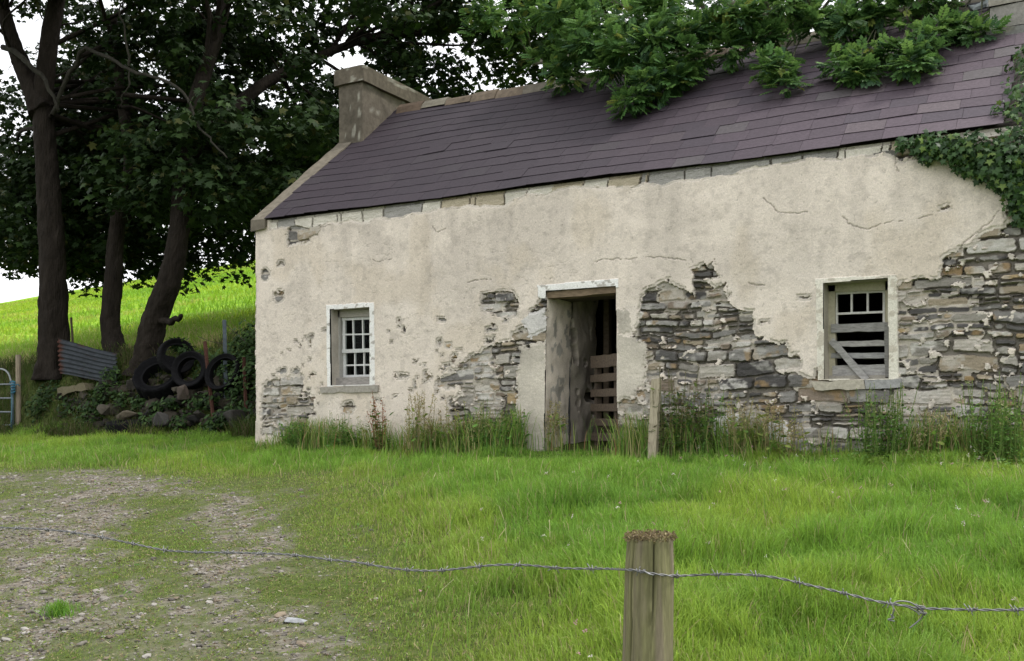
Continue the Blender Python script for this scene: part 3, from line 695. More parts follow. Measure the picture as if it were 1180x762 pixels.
while x < 8.62:
    w = random.uniform(.38, .46); zc = roofz(RIDGE_Y) + sag(x, Ls) + random.uniform(-.01, .012)
    col = (.115, .085, .062) if x < .8 else random.choice([(.15, .12, .09), (.16, .14, .11), (.18, .165, .13), (.13, .12, .09), (.15, .135, .11)])
    prof = [(-.17, -.115), (-.12, -.02), (-.05, .04), (.05, .04), (.12, -.02), (.17, -.115)]
    jit = [random.uniform(-.012, .012) for _ in prof]
    V = [(xx, RIDGE_Y + py, zc + pz + jj) for xx in (x, x + w - .008) for (py, pz), jj in zip(prof, jit)]
    rt_.add(V, [(i, i + 1, i + 7, i + 6) for i in range(5)] + [tuple(range(6))[::-1], tuple(range(6, 12))], col); x += w
rd = rt_.build('ridge_tiles', m_cement, ro)

# chimneys
ch1 = MB(); CX0, CX1, CY0, CY1 = -0.02, 0.41, 1.74, 3.46
def block(mb, xa, xb, ya, yb, za, zb, col, n=10, amp=.008, seed=0):
    for k, (face) in enumerate(('-x', '+x', '-y', '+y', '+z')):
        u, v = np.meshgrid(np.linspace(0, 1, n), np.linspace(0, 1, n))
        if face == '-x': V = np.stack([u * 0 + xa, yb + (ya - yb) * u, za + (zb - za) * v], -1)
        if face == '+x': V = np.stack([u * 0 + xb, ya + (yb - ya) * u, za + (zb - za) * v], -1)
        if face == '-y': V = np.stack([xa + (xb - xa) * u, u * 0 + ya, za + (zb - za) * v], -1)
        if face == '+y': V = np.stack([xb + (xa - xb) * u, u * 0 + yb, za + (zb - za) * v], -1)
        if face == '+z': V = np.stack([xa + (xb - xa) * u, ya + (yb - ya) * v, u * 0 + zb], -1)
        V = V.reshape(-1, 3); c = V.sum(1)
        V = V + amp * np.stack([fbm(V[:, 1] * 4 + V[:, 2] * 5, V[:, 0] * 5 + V[:, 2], seed + 1) - .5, fbm(V[:, 0] * 4 + V[:, 2] * 5, V[:, 1] * 5 + V[:, 2], seed + 2) - .5, fbm(V[:, 0] * 4, V[:, 1] * 5, seed + 3) - .5], -1) * 2
        cc = np.array(col) * (0.55 + 0.9 * fbm(V[:, 0] * 3 + V[:, 1] * 2.5, V[:, 2] * 2.0, seed + 5, 5))[:, None]
        lch = (fbm(V[:, 0] * 9 + V[:, 1] * 8, V[:, 2] * 9, seed + 6, 3) > .70)[:, None]; cc = np.where(lch, np.array([.24, .23, .19]), cc)
        mb.add(V, [tuple(f) for f in gridfaces(n, n)], cc)
block(ch1, CX0, CX1, CY0, CY1, 3.9, 5.22, (.118, .103, .080), 24, .014, 300)
chm = ch1.build('chimney', m_cement, cottage, smooth=True); chm['label'] = 'rendered grey chimney on the left gable'
cp = MB(); block(cp, CX0 - .055, CX1 + .055, CY0 - .055, CY1 + .055, 5.223, 5.45, (.10, .086, .066), 14, .014, 310)
cp.add([(CX0 - .055, CY0 - .055, 5.222), (CX1 + .055, CY0 - .055, 5.222), (CX1 + .055, CY1 + .055, 5.222), (CX0 - .055, CY1 + .055, 5.222)], [(3, 2, 1, 0)], (.12, .1, .08))
cp.build('chimney_cap', m_cement, chm, smooth=True)
ch2 = MB(); zt = roofz(RIDGE_Y) - .80
for k in range(9):
    hgt = random.uniform(.14, .24)
    for (ya, yb) in ((2.05, 2.55), (2.56, 3.1)):
        o = random.uniform(-.04, .02)
        block(ch2, 8.66 + o, 9.12, ya + random.uniform(-.02, .02) - (.3 if k < 3 and ya < 2.3 else 0), yb, zt, zt + hgt - .012, random.choice([(.24, .23, .21), (.29, .27, .23), (.20, .20, .19)]), 6, .02, 330 + k * 7)
    zt += hgt
c2 = ch2.build('chimney', m_stone, cottage); c2['label'] = 'broken stone chimney stump at the right end of the ridge'
for (u, v, Y, sx, sy, c, rz) in ((1133, 14, 2.45, .26, .18, (.26, .29, .29), .5), (1120, 16, 2.5, .2, .16, (.05, .05, .055), -.2), (1152, 34, 2.1, .3, .22, (.23, .21, .17), .2), (1150, 20, 2.4, .2, .2, (.30, .31, .31), .1), (1160, 48, 1.9, .32, .24, (.10, .085, .09), .3)):
    br = MB(); p = P(u, v, Y); p[2] = roofz(p[1]) + .06; vv = np.array([[a * sx / 2, b * sy / 2, d] for a in (-1, 1) for b in (-1, 1) for d in (-.015, .015)]) + RNG.normal(0, .012, (8, 3)) * (1, 1, .1)
    vv = vv @ np.array([[math.cos(rz), math.sin(rz), 0], [-math.sin(rz), math.cos(rz), 0], [0, 0, 1]]); vv = np.stack([vv[:, 0], vv[:, 1] * .78 - vv[:, 2] * .62, vv[:, 1] * .62 + vv[:, 2] * .78], -1)
    br.add(vv + p, [(0, 1, 3, 2), (4, 6, 7, 5), (0, 4, 5, 1), (2, 3, 7, 6), (0, 2, 6, 4), (1, 5, 7, 3)], c); br.build('broken_slate', m_stone, ro)

# pallet gate across the doorway
pg = thing('pallet_gate', (4.85, .33, .1), 'brown slatted pallet gate standing half open inside the dark doorway', 'gate')
gA, gB = P(713, 408, 0.14), P(681.5, 412, 0.52)
gd = (gB - gA)[:2]; gn = np.array([gd[1], -gd[0], 0]); gn /= np.linalg.norm(gn); gn = gn if gn[1] < 0 else -gn
for k, (zt_, hh) in enumerate(((0.955, .135), (0.765, .085), (0.60, .085), (0.435, .085), (0.27, .08), (0.105, .085), (-.06, .085))):
    zc = zt_; b_ = MB(); e = random.uniform(-.015, .015)
    b_.bar((gA[0] + e * .5, gA[1], zc + random.uniform(-.008, .008)), (gB[0], gB[1], zc + .004), hh, .02, np.array((.085, .064, .047)) * random.uniform(.85, 1.2), nrm=gn, jit=.003); b_.build('slat', m_wood, pg)
for f in (.16, .88):
    q = gA + (gB - gA) * f; b_ = MB(); b_.bar((q[0] - gn[0] * .045, q[1] - gn[1] * .045, -.10), (q[0] - gn[0] * .045, q[1] - gn[1] * .045, 0.99), .055, .065, (.075, .057, .042), nrm=gn, jit=.002); b_.build('upright', m_wood, pg)

# ------------------------------------------------------------------ leaves
SYC = [(0, 0, 0), (.16, .02, .01), (.46, .06, -.05), (.30, .30, -.01), (.62, .58, -.10), (.24, .58, -.01), (0, 1.0, -.12), (-.24, .58, -.01), (-.62, .58, -.10), (-.30, .30, -.01), (-.46, .06, -.05), (-.16, .02, .01)]
SYCF = [tuple(range(12))]
OV = [(0, 0, 0), (.22, .28, -.03), (.20, .62, -.04), (0, 1, -.10), (-.20, .62, -.04), (-.22, .28, -.03)]; OVF = [(0, 1, 2, 3, 4, 5)]
IVY = [(0, .08, 0), (.34, -.06, -.03), (.30, .22, 0), (.58, .46, -.08), (.22, .56, 0), (0, 1, -.10), (-.22, .56, 0), (-.58, .46, -.08), (-.30, .22, 0), (-.34, -.06, -.03)]; IVYF = [tuple(range(10))]
ASH, ASHF = [], []
for i, (t, sgn) in enumerate([(.30, 1), (.30, -1), (.48, 1), (.48, -1), (.64, 1), (.64, -1), (.80, 1), (.80, -1), (.9, 0)]):
    y = t; dr = np.array([sgn * .80, .60 if sgn else 1.0, 0]); dr /= np.linalg.norm(dr); q = np.array([-dr[1], dr[0], 0]); L_ = .36 if sgn else .32
    b0 = np.array([0, y, -.12 * t * t]); n0 = len(ASH)
    ASH += [b0, b0 + dr * L_ * .5 + q * .105 + (0, 0, -.01), b0 + dr * L_ + (0, 0, -.09), b0 + dr * L_ * .5 - q * .105 + (0, 0, -.01)]
    ASHF.append((n0, n0 + 1, n0 + 2, n0 + 3))
n0 = len(ASH); ASH += [np.array([-.010, 0, 0]), np.array([.010, 0, 0]), np.array([.006, .9, -.1]), np.array([-.006, .9, -.1])]; ASHF.append((n0, n0 + 1, n0 + 2, n0 + 3))

def clump_points(centres, radii, per, flat=0.6, rng=RNG):
    pos, nr = [], []
    for c, r in zip(centres, radii):
        n = max(3, int(per * rng.uniform(.7, 1.3)))
        d = rng.normal(0, 1, (n, 3)); d /= np.linalg.norm(d, axis=1)[:, None]
        q = d * (rng.random((n, 1)) ** (1 / 2.2)) * r; q[:, 2] *= flat
        pos.append(q + c); nn = d * .6 + rng.normal(0, .45, (n, 3)); nn[:, 2] = np.abs(nn[:, 2]) * .6 + .45; nr.append(nn)
    return np.concatenate(pos), np.concatenate(nr)
def project(p):
    d = p - CAM; z = d @ FWD; z = np.where(z < .1, .1, z); return U0 + FPX * (d @ RGT) / z, HZ - FPX * d[:, 2] / z, z
def leafcol(n, pal, w, jit=.25, rng=RNG):
    pal = np.array(pal); return pal[rng.choice(len(pal), n, p=np.array(w) / sum(w))] * rng.uniform(1 - jit, 1 + jit, (n, 1))

# ------------------------------------------------------------------ sycamores on the bank
def ellip(n, c, r, rng, lo=.25):
    d = rng.normal(0, 1, (n, 3)); d /= np.linalg.norm(d, axis=1)[:, None]
    return np.array(c) + d * (lo + (1 - lo) * rng.random((n, 1)) ** .6) * np.array(r)
def keep_off_house(c, rad_):              # crowns stay clear of the walls and the roof they stand behind
    bad = (c[:, 0] > -0.9) & (c[:, 0] < 9.6) & (c[:, 1] < 5.6 + rad_) & (c[:, 2] < 5.6 + rad_ * .7)
    bad |= (c[:, 1] < 0.2)
    return ~bad
def branches_to(mb, start_pts, targets, r0, rng, col, k):
    targets = targets[targets[:, 2] > 5.2] if r0 < .05 else targets; idx = rng.choice(len(targets), min(k, len(targets)), replace=False)
    for i in idx:
        t = targets[i]; d = np.linalg.norm(start_pts - t, axis=1) + .8 * np.abs(start_pts[:, 2] - (t[2] - .6 * np.linalg.norm((start_pts - t)[:, :2], axis=1))); s = start_pts[int(np.argsort(d)[min(len(d) - 1, rng.integers(0, 7))])]
        m1 = s * .62 + t * .38 + rng.normal(0, .18, 3) + (0, 0, .22); m2 = s * .28 + t * .72 + rng.normal(0, .16, 3) + (0, 0, .16)
        pts = catmull([s, m1, m2, t], 4); L_ = np.linalg.norm(t - s); mb.tube(pts, np.linspace(min(r0, .014 + .009 * L_), .006, len(pts)), 6, col, .12, False)

BK = (.022, .018, .0145)
def sycamore(label, base, stems, ells, nclump, per, seed, bare=(), lsize=(.10, .19)):
    rng = np.random.default_rng(seed); t = thing('sycamore_tree', base, label, 'tree', 'sycamores on the bank')
    starts = []
    limbs = []
    for pts, ra, rb, sides in stems:
        mb = MB(); c = catmull(pts, 18); n = len(c); tt = np.linspace(0, 1, n); r = ra + (rb - ra) * tt; r *= 1 + .40 * np.exp(-np.arange(n) / 5.0)
        mb.tube(c, r, 64, BK, .12, True, int(seed)); starts.append(c[n // 2::3]); mb.build('trunk', m_bark, t, smooth=True)
    for pts, ra, rb, col in bare:
        mb = MB(); c = catmull(pts, 6); c = c + np.stack([fbm(np.arange(len(c)) * .45, np.full(len(c), ra * 90 + k), 7, 3) - .5 for k in (1, 2, 3)], -1) * .16; mb.tube(c, np.linspace(ra, rb, len(c)), 7, col, .15, True, 3); mb.build('limb', m_bark, t, smooth=True); starts.append(c)
    starts = np.concatenate(starts)
    cs_, rs_ = [], []
    for c, r, f in ells:
        q = ellip(int(nclump * f), c, r, rng); cs_.append(q)
    q = np.concatenate(cs_); rad_ = rng.uniform(.38, .8, len(q)); k = keep_off_house(q, .7); q, rad_ = q[k], rad_[k]
    mb = MB(); branches_to(mb, starts, q, .045, rng, BK, 46); mb.build('branches', m_bark, t, smooth=True)
    pos, nr = clump_points(q, rad_, per, .55, rng)
    k = keep_off_house(pos, .25) & (pos[:, 2] > gz(pos[:, 0], pos[:, 1]) + .4); pos, nr = pos[k], nr[k]
    n = len(pos); R = basis(nr, rng.uniform(0, 6.28, n)); scl = rng.uniform(*lsize, n)
    col = leafcol(n, [(.014, .030, .009), (.020, .042, .011), (.030, .058, .014), (.050, .058, .016)], [4, 4, 2, .5], .25, rng)
    scatter('crown', SYC, SYCF, pos, R, scl, col, m_leaf, t)
    return t
# the single trunk at the left
A0 = P(62, 448, 2.2)
A0[2] = gz(A0[0], A0[1]) - .15
sA = [([A0, P(62, 380, 2.2), P(60, 290, 2.2), P(55, 200, 2.25), P(50, 120, 2.3), P(58, 40, 2.4), P(75, -60, 2.6), P(80, -170, 2.8)], .28, .11, 14),
      ([P(50, 130, 2.3), P(30, 85, 2.2), P(12, 40, 2.0), P(-10, -40, 1.8)], .20, .10, 10)]
GL = (.036, .034, .027)
bA = [([P(62, 130, 2.2), P(85, 75, 2.1), P(105, 57, 2.0), P(150, 80, 1.8), P(205, 100, 1.7), P(235, 150, 1.6), P(262, 185, 1.5)], .045, .012, GL),
      ([P(150, 80, 1.8), P(142, 35, 1.7), P(140, -10, 1.7)], .022, .012, GL), ([P(148, 82, 1.8), P(146, 105, 1.75), P(138, 122, 1.75)], .018, .009, GL),
      ([P(8, 55, 2.0), P(30, 70, 1.9), P(52, 92, 1.9), P(66, 124, 1.9)], .055, .03, GL)]
sycamore('tall sycamore with a single straight trunk rising behind the rusty end of the corrugated sheet', A0, sA,
         [((-7.6, 5.2, 7.8), (4.4, 2.7, 3.6), .50), ((-9.2, 4.2, 4.3), (2.4, 1.8, 1.2), .2), ((-7.0, -0.2, 9.4), (4.2, 3.2, 1.4), .8), ((-9.0, 6.5, 5.6), (4.0, 2.2, 2.2), .45), ((-9.8, 4.6, 6.0), (2.6, 2.0, 2.8), .38)], 280, 95, 41, bA, (.09, .17))  # the high forward lobe is added out of view to shade the bank
# the twin stemmed one
B0 = P(140, 428, 2.6); B0[2] = gz(B0[0], B0[1]) - .2
C0 = P(166, 442, 2.2); C0[2] = gz(C0[0], C0[1]) - .15
sB = [([C0, P(170, 410, 2.2), P(178, 370, 2.25), P(196, 320, 2.3), P(206, 270, 2.4), P(212, 200, 2.6), P(225, 120, 2.9), P(250, 40, 3.3), P(275, -60, 3.8)], .255, .10, 14),
      ([B0, P(128, 380, 2.7), P(131, 320, 2.7), P(135, 260, 2.8), P(150, 190, 3.0), P(140, 110, 3.2), P(130, 20, 3.4)], .20, .08, 12),
      ([P(212, 210, 2.6), P(250, 150, 3.2), P(300, 100, 4.4), P(380, 60, 5.6), P(470, 30, 6.4)], .17, .05, 9)]
bB = [([P(186, 372, 2.2), P(200, 369, 2.1), P(213, 364, 2.0)], .07, .035, BK)]
sycamore('leaning twin-stemmed sycamore with tyres stacked against its foot', C0, sB,
         [((-4.3, 5.0, 7.4), (3.8, 2.8, 3.8), .54), ((-3.6, 2.6, 4.7), (2.3, 1.2, 1.0), .18), ((-3.4, -0.3, 9.4), (4.0, 3.2, 1.4), .8), ((-5.5, 7.0, 5.4), (3.6, 1.8, 1.6), .2), ((-.6, 7.4, 8.7), (3.2, 1.8, 2.2), .42), ((-3.2, 6.8, 6.2), (2.0, 1.6, 2.0), .16)], 290, 100, 43, bB, (.09, .17))  # high forward lobe likewise added unseen, shading bank and left yard

# ------------------------------------------------------------------ ash boughs over the roof
def ash_tree():
    rng = np.random.default_rng(77); t = thing('ash_tree', (5.6, 7.0, 3.0), 'green ash tree behind the cottage drooping leafy boughs over the slate roof', 'tree')
    zb = float(gz(5.6, 7.0)); mb = MB(); c = catmull([(5.6, 7.0, zb - .2), (5.65, 6.9, zb + 1.5), (5.5, 6.7, zb + 3.2), (5.6, 6.5, zb + 6)], 6); mb.tube(c, np.linspace(.26, .12, len(c)), 12, (.17, .16, .135), .15); mb.build('trunk', m_bark, t, smooth=True)
    q = ellip(200, (6.0, 5.6, 7.6), (4.4, 2.3, 1.9), rng, .3); r = rng.uniform(.35, .62, len(q))
    ext = []                                # boughs that hang in front of the ridge
    for (u, v, Y, rr_) in ((560, 20, 3.2, .42), (600, 22, 2.9, .40), (640, 30, 2.5, .45), (650, 75, 2.1, .35), (690, 40, 2.0, .45), (735, 20, 1.9, .45), (700, 85, 1.7, .33), (745, 60, 1.6, .42), (780, 40, 1.7, .42), (725, 120, 1.25, .24), (745, 105, 1.3, .25), (775, 95, 1.5, .28), (820, 30, 1.8, .42), (660, 5, 2.3, .45), (770, 5, 2.0, .45), (860, 20, 1.9, .4),
                           (720, 55, 1.75, .42), (670, 55, 2.1, .4), (632, 62, 2.5, .24), (800, 65, 1.7, .34), (760, 75, 1.5, .34), (835, 55, 1.8, .3), (690, 62, 1.9, .36), (900, 10, 2.0, .38), (940, 20, 2.1, .36), (985, 8, 2.1, .38), (1040, 5, 2.2, .36), (1090, 4, 2.3, .3), (880, 45, 1.9, .28),
                           (895, 90, 1.35, .26), (893, 75, 1.45, .25), (905, 105, 1.15, .16), (985, 88, 1.2, .24), (1000, 95, 1.1, .16), (962, 80, 1.3, .15), (990, 70, 1.35, .16), (1055, 52, 1.35, .22), (1035, 62, 1.35, .2), (1065, 70, 1.1, .2), (1050, 78, 1.0, .14), (1105, 35, 1.7, .26), (1130, 42, 1.6, .16), (1085, 40, 1.7, .2), (975, 30, 1.9, .26), (1010, 20, 2.1, .3)):
        p = P(u, v, Y); p[2] = max(p[2], roofz(p[1]) + .10); ext.append((p, rr_))
    kk = q[:, 2] > 5.9 + .0 * q[:, 1]; q, r = q[kk], r[kk]
    br_ = MB(); starts = c[8:]; branches_to(br_, starts, q, .06, rng, (.16, .15, .12), 70)
    hubs = [np.array(h) for h in ((1.9, 4.2, 6.0), (3.6, 3.8, 6.0), (5.2, 3.6, 6.1), (6.6, 3.5, 6.2), (7.8, 3.4, 6.2))]
    for h in hubs:
        s = c[-8]; pts = catmull([s, s * .5 + h * .5 + (0, 0, .5), h], 5); br_.tube(pts, np.linspace(.08, .04, len(pts)), 7, (.16, .15, .12), .1, False)
    for p, rr_ in ext:
        h = min(hubs, key=lambda k: np.linalg.norm(k - p)); m_ = h * .45 + p * .55 + (0, 0, .35)
        if p[1] < 2.4:
            h = np.array([p[0] + rng.normal(0, .12), 3.0, roofz(RIDGE_Y) + .25]); m_ = h * .45 + p * .55; m_[2] = roofz(min(m_[1], RIDGE_Y)) + .16
        pts = catmull([h, m_, p], 5); br_.tube(pts, np.linspace(.012, .005, len(pts)), 5, (.07, .075, .045), .1, False)
    br_.build('branches', m_bark, t, smooth=True)
    pos1, n1 = clump_points(q, r, 30, .7, rng)
    pe = np.array([e[0] for e in ext]); re_ = np.array([e[1] for e in ext])
    P2, N2, C2 = [], [], [pos1 - n1 * .2]
    for p, r_ in zip(pe, re_ * .86):
        m_ = int(3 + 17 * r_)
        for t_ in range(m_):          # each bough ends in several leafy tips
            d_ = rng.normal(0, 1, 3); d_ /= np.linalg.norm(d_); c_ = p + d_ * r_ * .8 * rng.random() ** .4
            a_, b_ = clump_points([c_], [.10], 13 + 18 * r_, .8, rng); P2.append(a_); N2.append(b_); C2.append(np.repeat(c_[None] + (0, 0, -.02), len(a_), 0))
    pos = np.concatenate([pos1] + P2); nr = np.concatenate([n1] + N2)
    ok = (pos[:, 1] > HB) | (pos[:, 1] > RIDGE_Y) & (pos[:, 2] > roofz(RIDGE_Y) + .12) | (pos[:, 2] > roofz(np.minimum(pos[:, 1], RIDGE_Y)) + .07)
    ctr = np.concatenate(C2)[ok]; pos, nr = pos[ok], nr[ok]; n = len(pos)
    rd_ = pos - ctr; rd_ /= np.linalg.norm(rd_, axis=1)[:, None] + 1e-6; yd = rd_ * 1.15 + rng.normal(0, .65, (n, 3)); yd[:, 2] = yd[:, 2] * .7 - .30; yd = yd + np.array([.1, -.35, 0])
    nz_ = nr * .7; nz_[:, 2] += .5; nz_[:, 1] -= .25
    R = frame_dir(yd, nz_); scl = rng.uniform(.12, .21, n)
    col = leafcol(n, [(.040, .098, .025), (.068, .158, .038), (.108, .215, .052), (.18, .23, .05), (.040, .095, .040)], [4, 5, 4, .3, 2], .2, rng)
    scatter('crown', ASH, ASHF, pos, R, scl, col, m_ashleaf, t)
ash_tree()

# ------------------------------------------------------------------ ivy on the right corner
def ivy():
    rng = np.random.default_rng(5); t = thing('ivy_plant', (9.1, -.05, 0), 'dark glossy ivy climbing over the right corner of the cottage eaves', 'ivy')
    pos, nr = [], []
    def blob(u, v, Y, r, n, nrm_):
        p = P(u, v, Y); q = rng.normal(0, 1, (n, 3)); q /= np.linalg.norm(q, axis=1)[:, None]; q = q * rng.random((n, 1)) ** .45 * r * np.array([1, .65, 1]) + p
        d = q - p; d /= np.linalg.norm(d, axis=1)[:, None] + 1e-6
        pos.append(q); nr.append(d * .7 + np.array(nrm_) + rng.normal(0, .3, (n, 3)))
    for (u, v, Y, r) in ((1040, 164, -.10, .06), (1055, 165, -.12, .09), (1070, 166, -.13, .11), (1085, 168, -.14, .14), (1100, 172, -.14, .16), (1118, 172, -.15, .17), (1135, 180, -.15, .19), (1152, 190, -.15, .2), (1168, 180, -.15, .24), (1180, 200, -.14, .24), (1172, 225, -.12, .14), (1182, 240, -.10, .14), (1176, 250, -.08, .07), (1066, 180, -.1, .07), (1110, 192, -.1, .08), (1130, 196, -.1, .1), (1150, 207, -.1, .1)):
        blob(u, v, Y, r, int(40 + 3800 * r * r), (0, -.8, .35))
    for (u, v, Y, r) in ((1160, 150, .05, .2), (1172, 135, .15, .24), (1185, 160, .0, .26), (1176, 118, .45, .2), (1185, 105, .6, .26), (1186, 85, .9, .24), (1195, 130, .2, .3), (1178, 98, .8, .14), (1190, 70, 1.2, .2)):
        blob(u, v, Y, r, int(40 + 3600 * r * r), (-.2, -.6, .7))
    pos_, nr_ = np.concatenate(pos), np.concatenate(nr)
    ok = (pos_[:, 1] < -.035) | (pos_[:, 2] > roofz(pos_[:, 1]) + .03) | (pos_[:, 0] > HL + .02); pos_, nr_ = pos_[ok], nr_[ok]
    n = len(pos_); yd = rng.normal(0, .6, (n, 3)); yd[:, 2] -= .8; R = frame_dir(yd, nr_); scl = rng.uniform(.035, .075, n)
    col = leafcol(n, [(.020, .052, .014), (.034, .082, .019), (.060, .120, .027), (.11, .17, .035)], [4, 4, 2, .5], .2, rng)
    scatter('leaves', IVY, IVYF, pos_, R, scl, col, m_ivyleaf, t)
    mb = MB()
    for k in range(9):
        x = 9.16 + rng.uniform(-.02, .12); pts = catmull([(x, .1, -.05), (x + .03, -.02 + .05 * k % .1, 1.0), (x - .02, -.04, 2.0), (x - .05 * k, -.06, 2.75), (x - .05 - .1 * k, -.07, 2.8)], 5); mb.tube(pts, np.linspace(.018, .006, len(pts)), 5, (.09, .07, .05), .1, False)
    mb.build('stems', m_bark, t)
ivy()

# ------------------------------------------------------------------ bank: rubble, tyres, sheet, posts, gate
def ico():
    import bmesh
    bm = bmesh.new(); bmesh.ops.create_icosphere(bm, subdivisions=2, radius=1); v = np.array([x.co for x in bm.verts]); f = [tuple(q.index for q in p.verts) for p in bm.faces]; bm.free(); return v, f
ICV, ICF = ico()
def rock(mb, c, size, seed, col, rz=None):
    import bmesh
    r = np.random.default_rng(seed); q = r.normal(0, 1, (15, 3)); q /= np.linalg.norm(q, axis=1)[:, None]; q = np.sign(q) * np.abs(q) ** .7 * r.uniform(.42, .56, (15, 1))
    bm = bmesh.new()
    for p in q: bm.verts.new(p)
    bmesh.ops.convex_hull(bm, input=bm.verts[:])
    for vv in [w for w in bm.verts if not w.link_faces]: bm.verts.remove(vv)
    bmesh.ops.bevel(bm, geom=bm.edges[:], offset=.035, segments=1, affect='EDGES', clamp_overlap=True)
    bm.verts.index_update(); v = np.array([w.co for w in bm.verts]); f = [tuple(w.index for w in p.verts) for p in bm.faces]; bm.free()
    v = v * np.array(size); a = r.uniform(0, 6.28) if rz is None else rz
    v = v @ np.array([[math.cos(a), math.sin(a), 0], [-math.sin(a), math.cos(a), 0], [0, 0, 1]]); t_ = r.normal(0, .2); v = v @ np.array([[1, 0, 0], [0, math.cos(t_), math.sin(t_)], [0, -math.sin(t_), math.cos(t_)]])
    mb.add(v + np.array(c), f, np.array(col))
ROCKC = [(.036, .033, .028), (.046, .041, .032), (.055, .048, .036), (.026, .026, .024), (.07, .062, .047)]
bankw = thing('rubble_bank', (-3.2, 1.45, .1), 'low tumbled bank of mossy rubble stones under the trees', 'stone bank')
mb = MB()
rb = np.random.default_rng(9)
for k in range(240):
    u = rb.uniform(70, 296); v = rb.uniform(452, 502) + (0 if u > 120 else 6); fr = (505 - v) / 55
    Y = 1.25 + fr * .75 + rb.uniform(-.06, .06); p = P(u, v, Y); p[2] = max(gz(p[0], p[1]) + rb.uniform(-.02, .08), p[2] - .15 if fr < .6 else -9)
    s = rb.uniform(.12, .38); p[2] += .05; rock(mb, p, (s, s * rb.uniform(.6, .9), s * rb.uniform(.35, .7)), int(k + 1), np.array(ROCKC[rb.integers(5)]) * rb.uniform(.7, 1.1))
mb.build('stones', m_stone, bankw)
for (u, v, Y, s, c, lab) in ((121.5, 473, 1.3, (.28, .24, .2), (.085, .077, .06), 'pale squarish stone lying on the bank below the tree foot'), (146, 479, 1.15, (.42, .3, .24), (.085, .074, .054), 'tan angular boulder at the front of the bank'), (211, 453, 1.45, (.26, .22, .26), (.065, .052, .043), 'upright brown stone just under the big tyre'), (271, 485, 1.2, (.5, .3, .42), (.04, .038, .034), 'large dark boulder leaning by the cottage corner'), (186, 484, 1.15, (.34, .26, .26), (.058, .056, .053), 'grey blocky stone at the foot of the bank')):
    mb = MB(); p = P(u, v, Y); p[2] = max(p[2], float(gz(p[0], p[1])) + s[2] * .3); rock(mb, p, s, int(u), c); o = mb.build('boulder', m_stone); tag(o, lab, 'stone', 'loose boulders on the bank')
mb = MB(); a, b2 = P(73, 452, 1.75), P(104, 445, 1.75); mb.bar(a, b2, .13, .2, (.14, .125, .08), jit=.012); o = mb.build('stone_lintel', m_stone); tag(o, 'pale yellowish slab lying on the bank under the corrugated sheet', 'stone slab')

def tyre(R_, r_, width, label, c, axis, spin=0.0, lugs=0):
    na, prof = 72, []
    half = width / 2
    for (x, y) in ((-.62, .80), (-.80, .86), (-1, .93), (-1, .97), (-.82, 1), (-.3, 1.01), (.3, 1.01), (.82, 1), (1, .97), (1, .93), (.80, .86), (.62, .80), (.62, .74), (-.62, .74)):
        prof.append((x * half, y))
    V = []
    k0 = r_ / R_
    for i in range(na):
        a_ = 2 * math.pi * i / na
        for x, y in prof:
            yy = k0 + (y - .74) / (1.01 - .74) * (1 - k0)
            if lugs and y >= .97 and (i * lugs // na) % 2 == 0: yy -= .035
            if not lugs and y >= 1 and i % 2 == 0: yy -= .012
            V.append((x, math.cos(a_) * yy * R_, math.sin(a_) * yy * R_))
    V = np.array(V); m_ = len(prof); F = []
    for i in range(na):
        for k in range(m_):
            a_, b_ = i * m_ + k, i * m_ + (k + 1) % m_; c_, d_ = ((i + 1) % na) * m_ + (k + 1) % m_, ((i + 1) % na) * m_ + k; F.append((a_, b_, c_, d_))
    ax = np.array(axis, float); ax /= np.linalg.norm(ax); y_ = np.cross(ax, (0, 0, 1.0)); y_ = y_ / np.linalg.norm(y_) if np.linalg.norm(y_) > .05 else np.array([0, 1.0, 0]); z_ = np.cross(ax, y_)
    V = V @ np.stack([ax, y_, z_])
    mb = MB().add(V + np.array(c), F, (.008, .008, .009)); o = mb.build('tyre', m_rubber); return tag(o, label, 'tyre', 'old tyres dumped on the bank')
tyre(.42, .25, .30, 'big worn tyre lying tilted at the foot of the leaning tree', P(184, 436, 1.75), (.35, -.85, .75), lugs=26)
tyre(.30, .19, .20, 'tyre stood almost edge on above the big tilted tyre', P(203, 411, 1.75), (.93, -.45, .12))
tyre(.31, .20, .19, 'tyre propped upright between the edge-on tyre and the leaning rusty stake', P(220, 427, 1.65), (.35, -1, .25))
tyre(.31, .235, .16, 'tyre leaning against the grey fence post beside the cottage', P(258, 430, 1.5), (.1, -1, .38))
tyre(.30, .18, .22, 'half buried tyre lying flat in the grass below the rubble bank', P(145, 494, .9), (.05, -.12, 1))

cs_ = thing('corrugated_sheet', P(100, 420, 2.0), 'rusty edged grey corrugated iron sheet leaning between the two sycamores', 'metal sheet')
q00, q10, q11, q01 = P(68.6, 431, 1.78), P(134, 441, 1.72), P(134, 407, 1.98), P(66.5, 391, 1.98)
n1, n2 = 40, 64; u_, v_ = np.meshgrid(np.linspace(0, 1, n1), np.linspace(0, 1, n2))
V = (q00[None, None] * ((1 - u_) * (1 - v_))[..., None] + q10 * (u_ * (1 - v_))[..., None] + q11 * (u_ * v_)[..., None] + q01 * ((1 - u_) * v_)[..., None])
V[..., 1] += .018 * np.sin(v_ * 2 * math.pi * 7.5); V[..., 2] += .012 * np.sin(u_ * 5 + 1)
rust = sstep(.10, .02, u_ + .12 * (fbm(u_ * 6, v_ * 9, 7) - .5)); rust = np.maximum(rust, .5 * sstep(.62, .75, fbm(u_ * 5, v_ * 4, 8)))
cc = np.array([.040, .046, .052]) * (1 - rust[..., None]) + np.array([.06, .025, .016]) * rust[..., None]
F = gridfaces(n1, n2); o = mesh('sheet', V.reshape(-1, 3), F, np.full(len(F), 4), m_cement, cs_, cc.reshape(-1, 3), True)
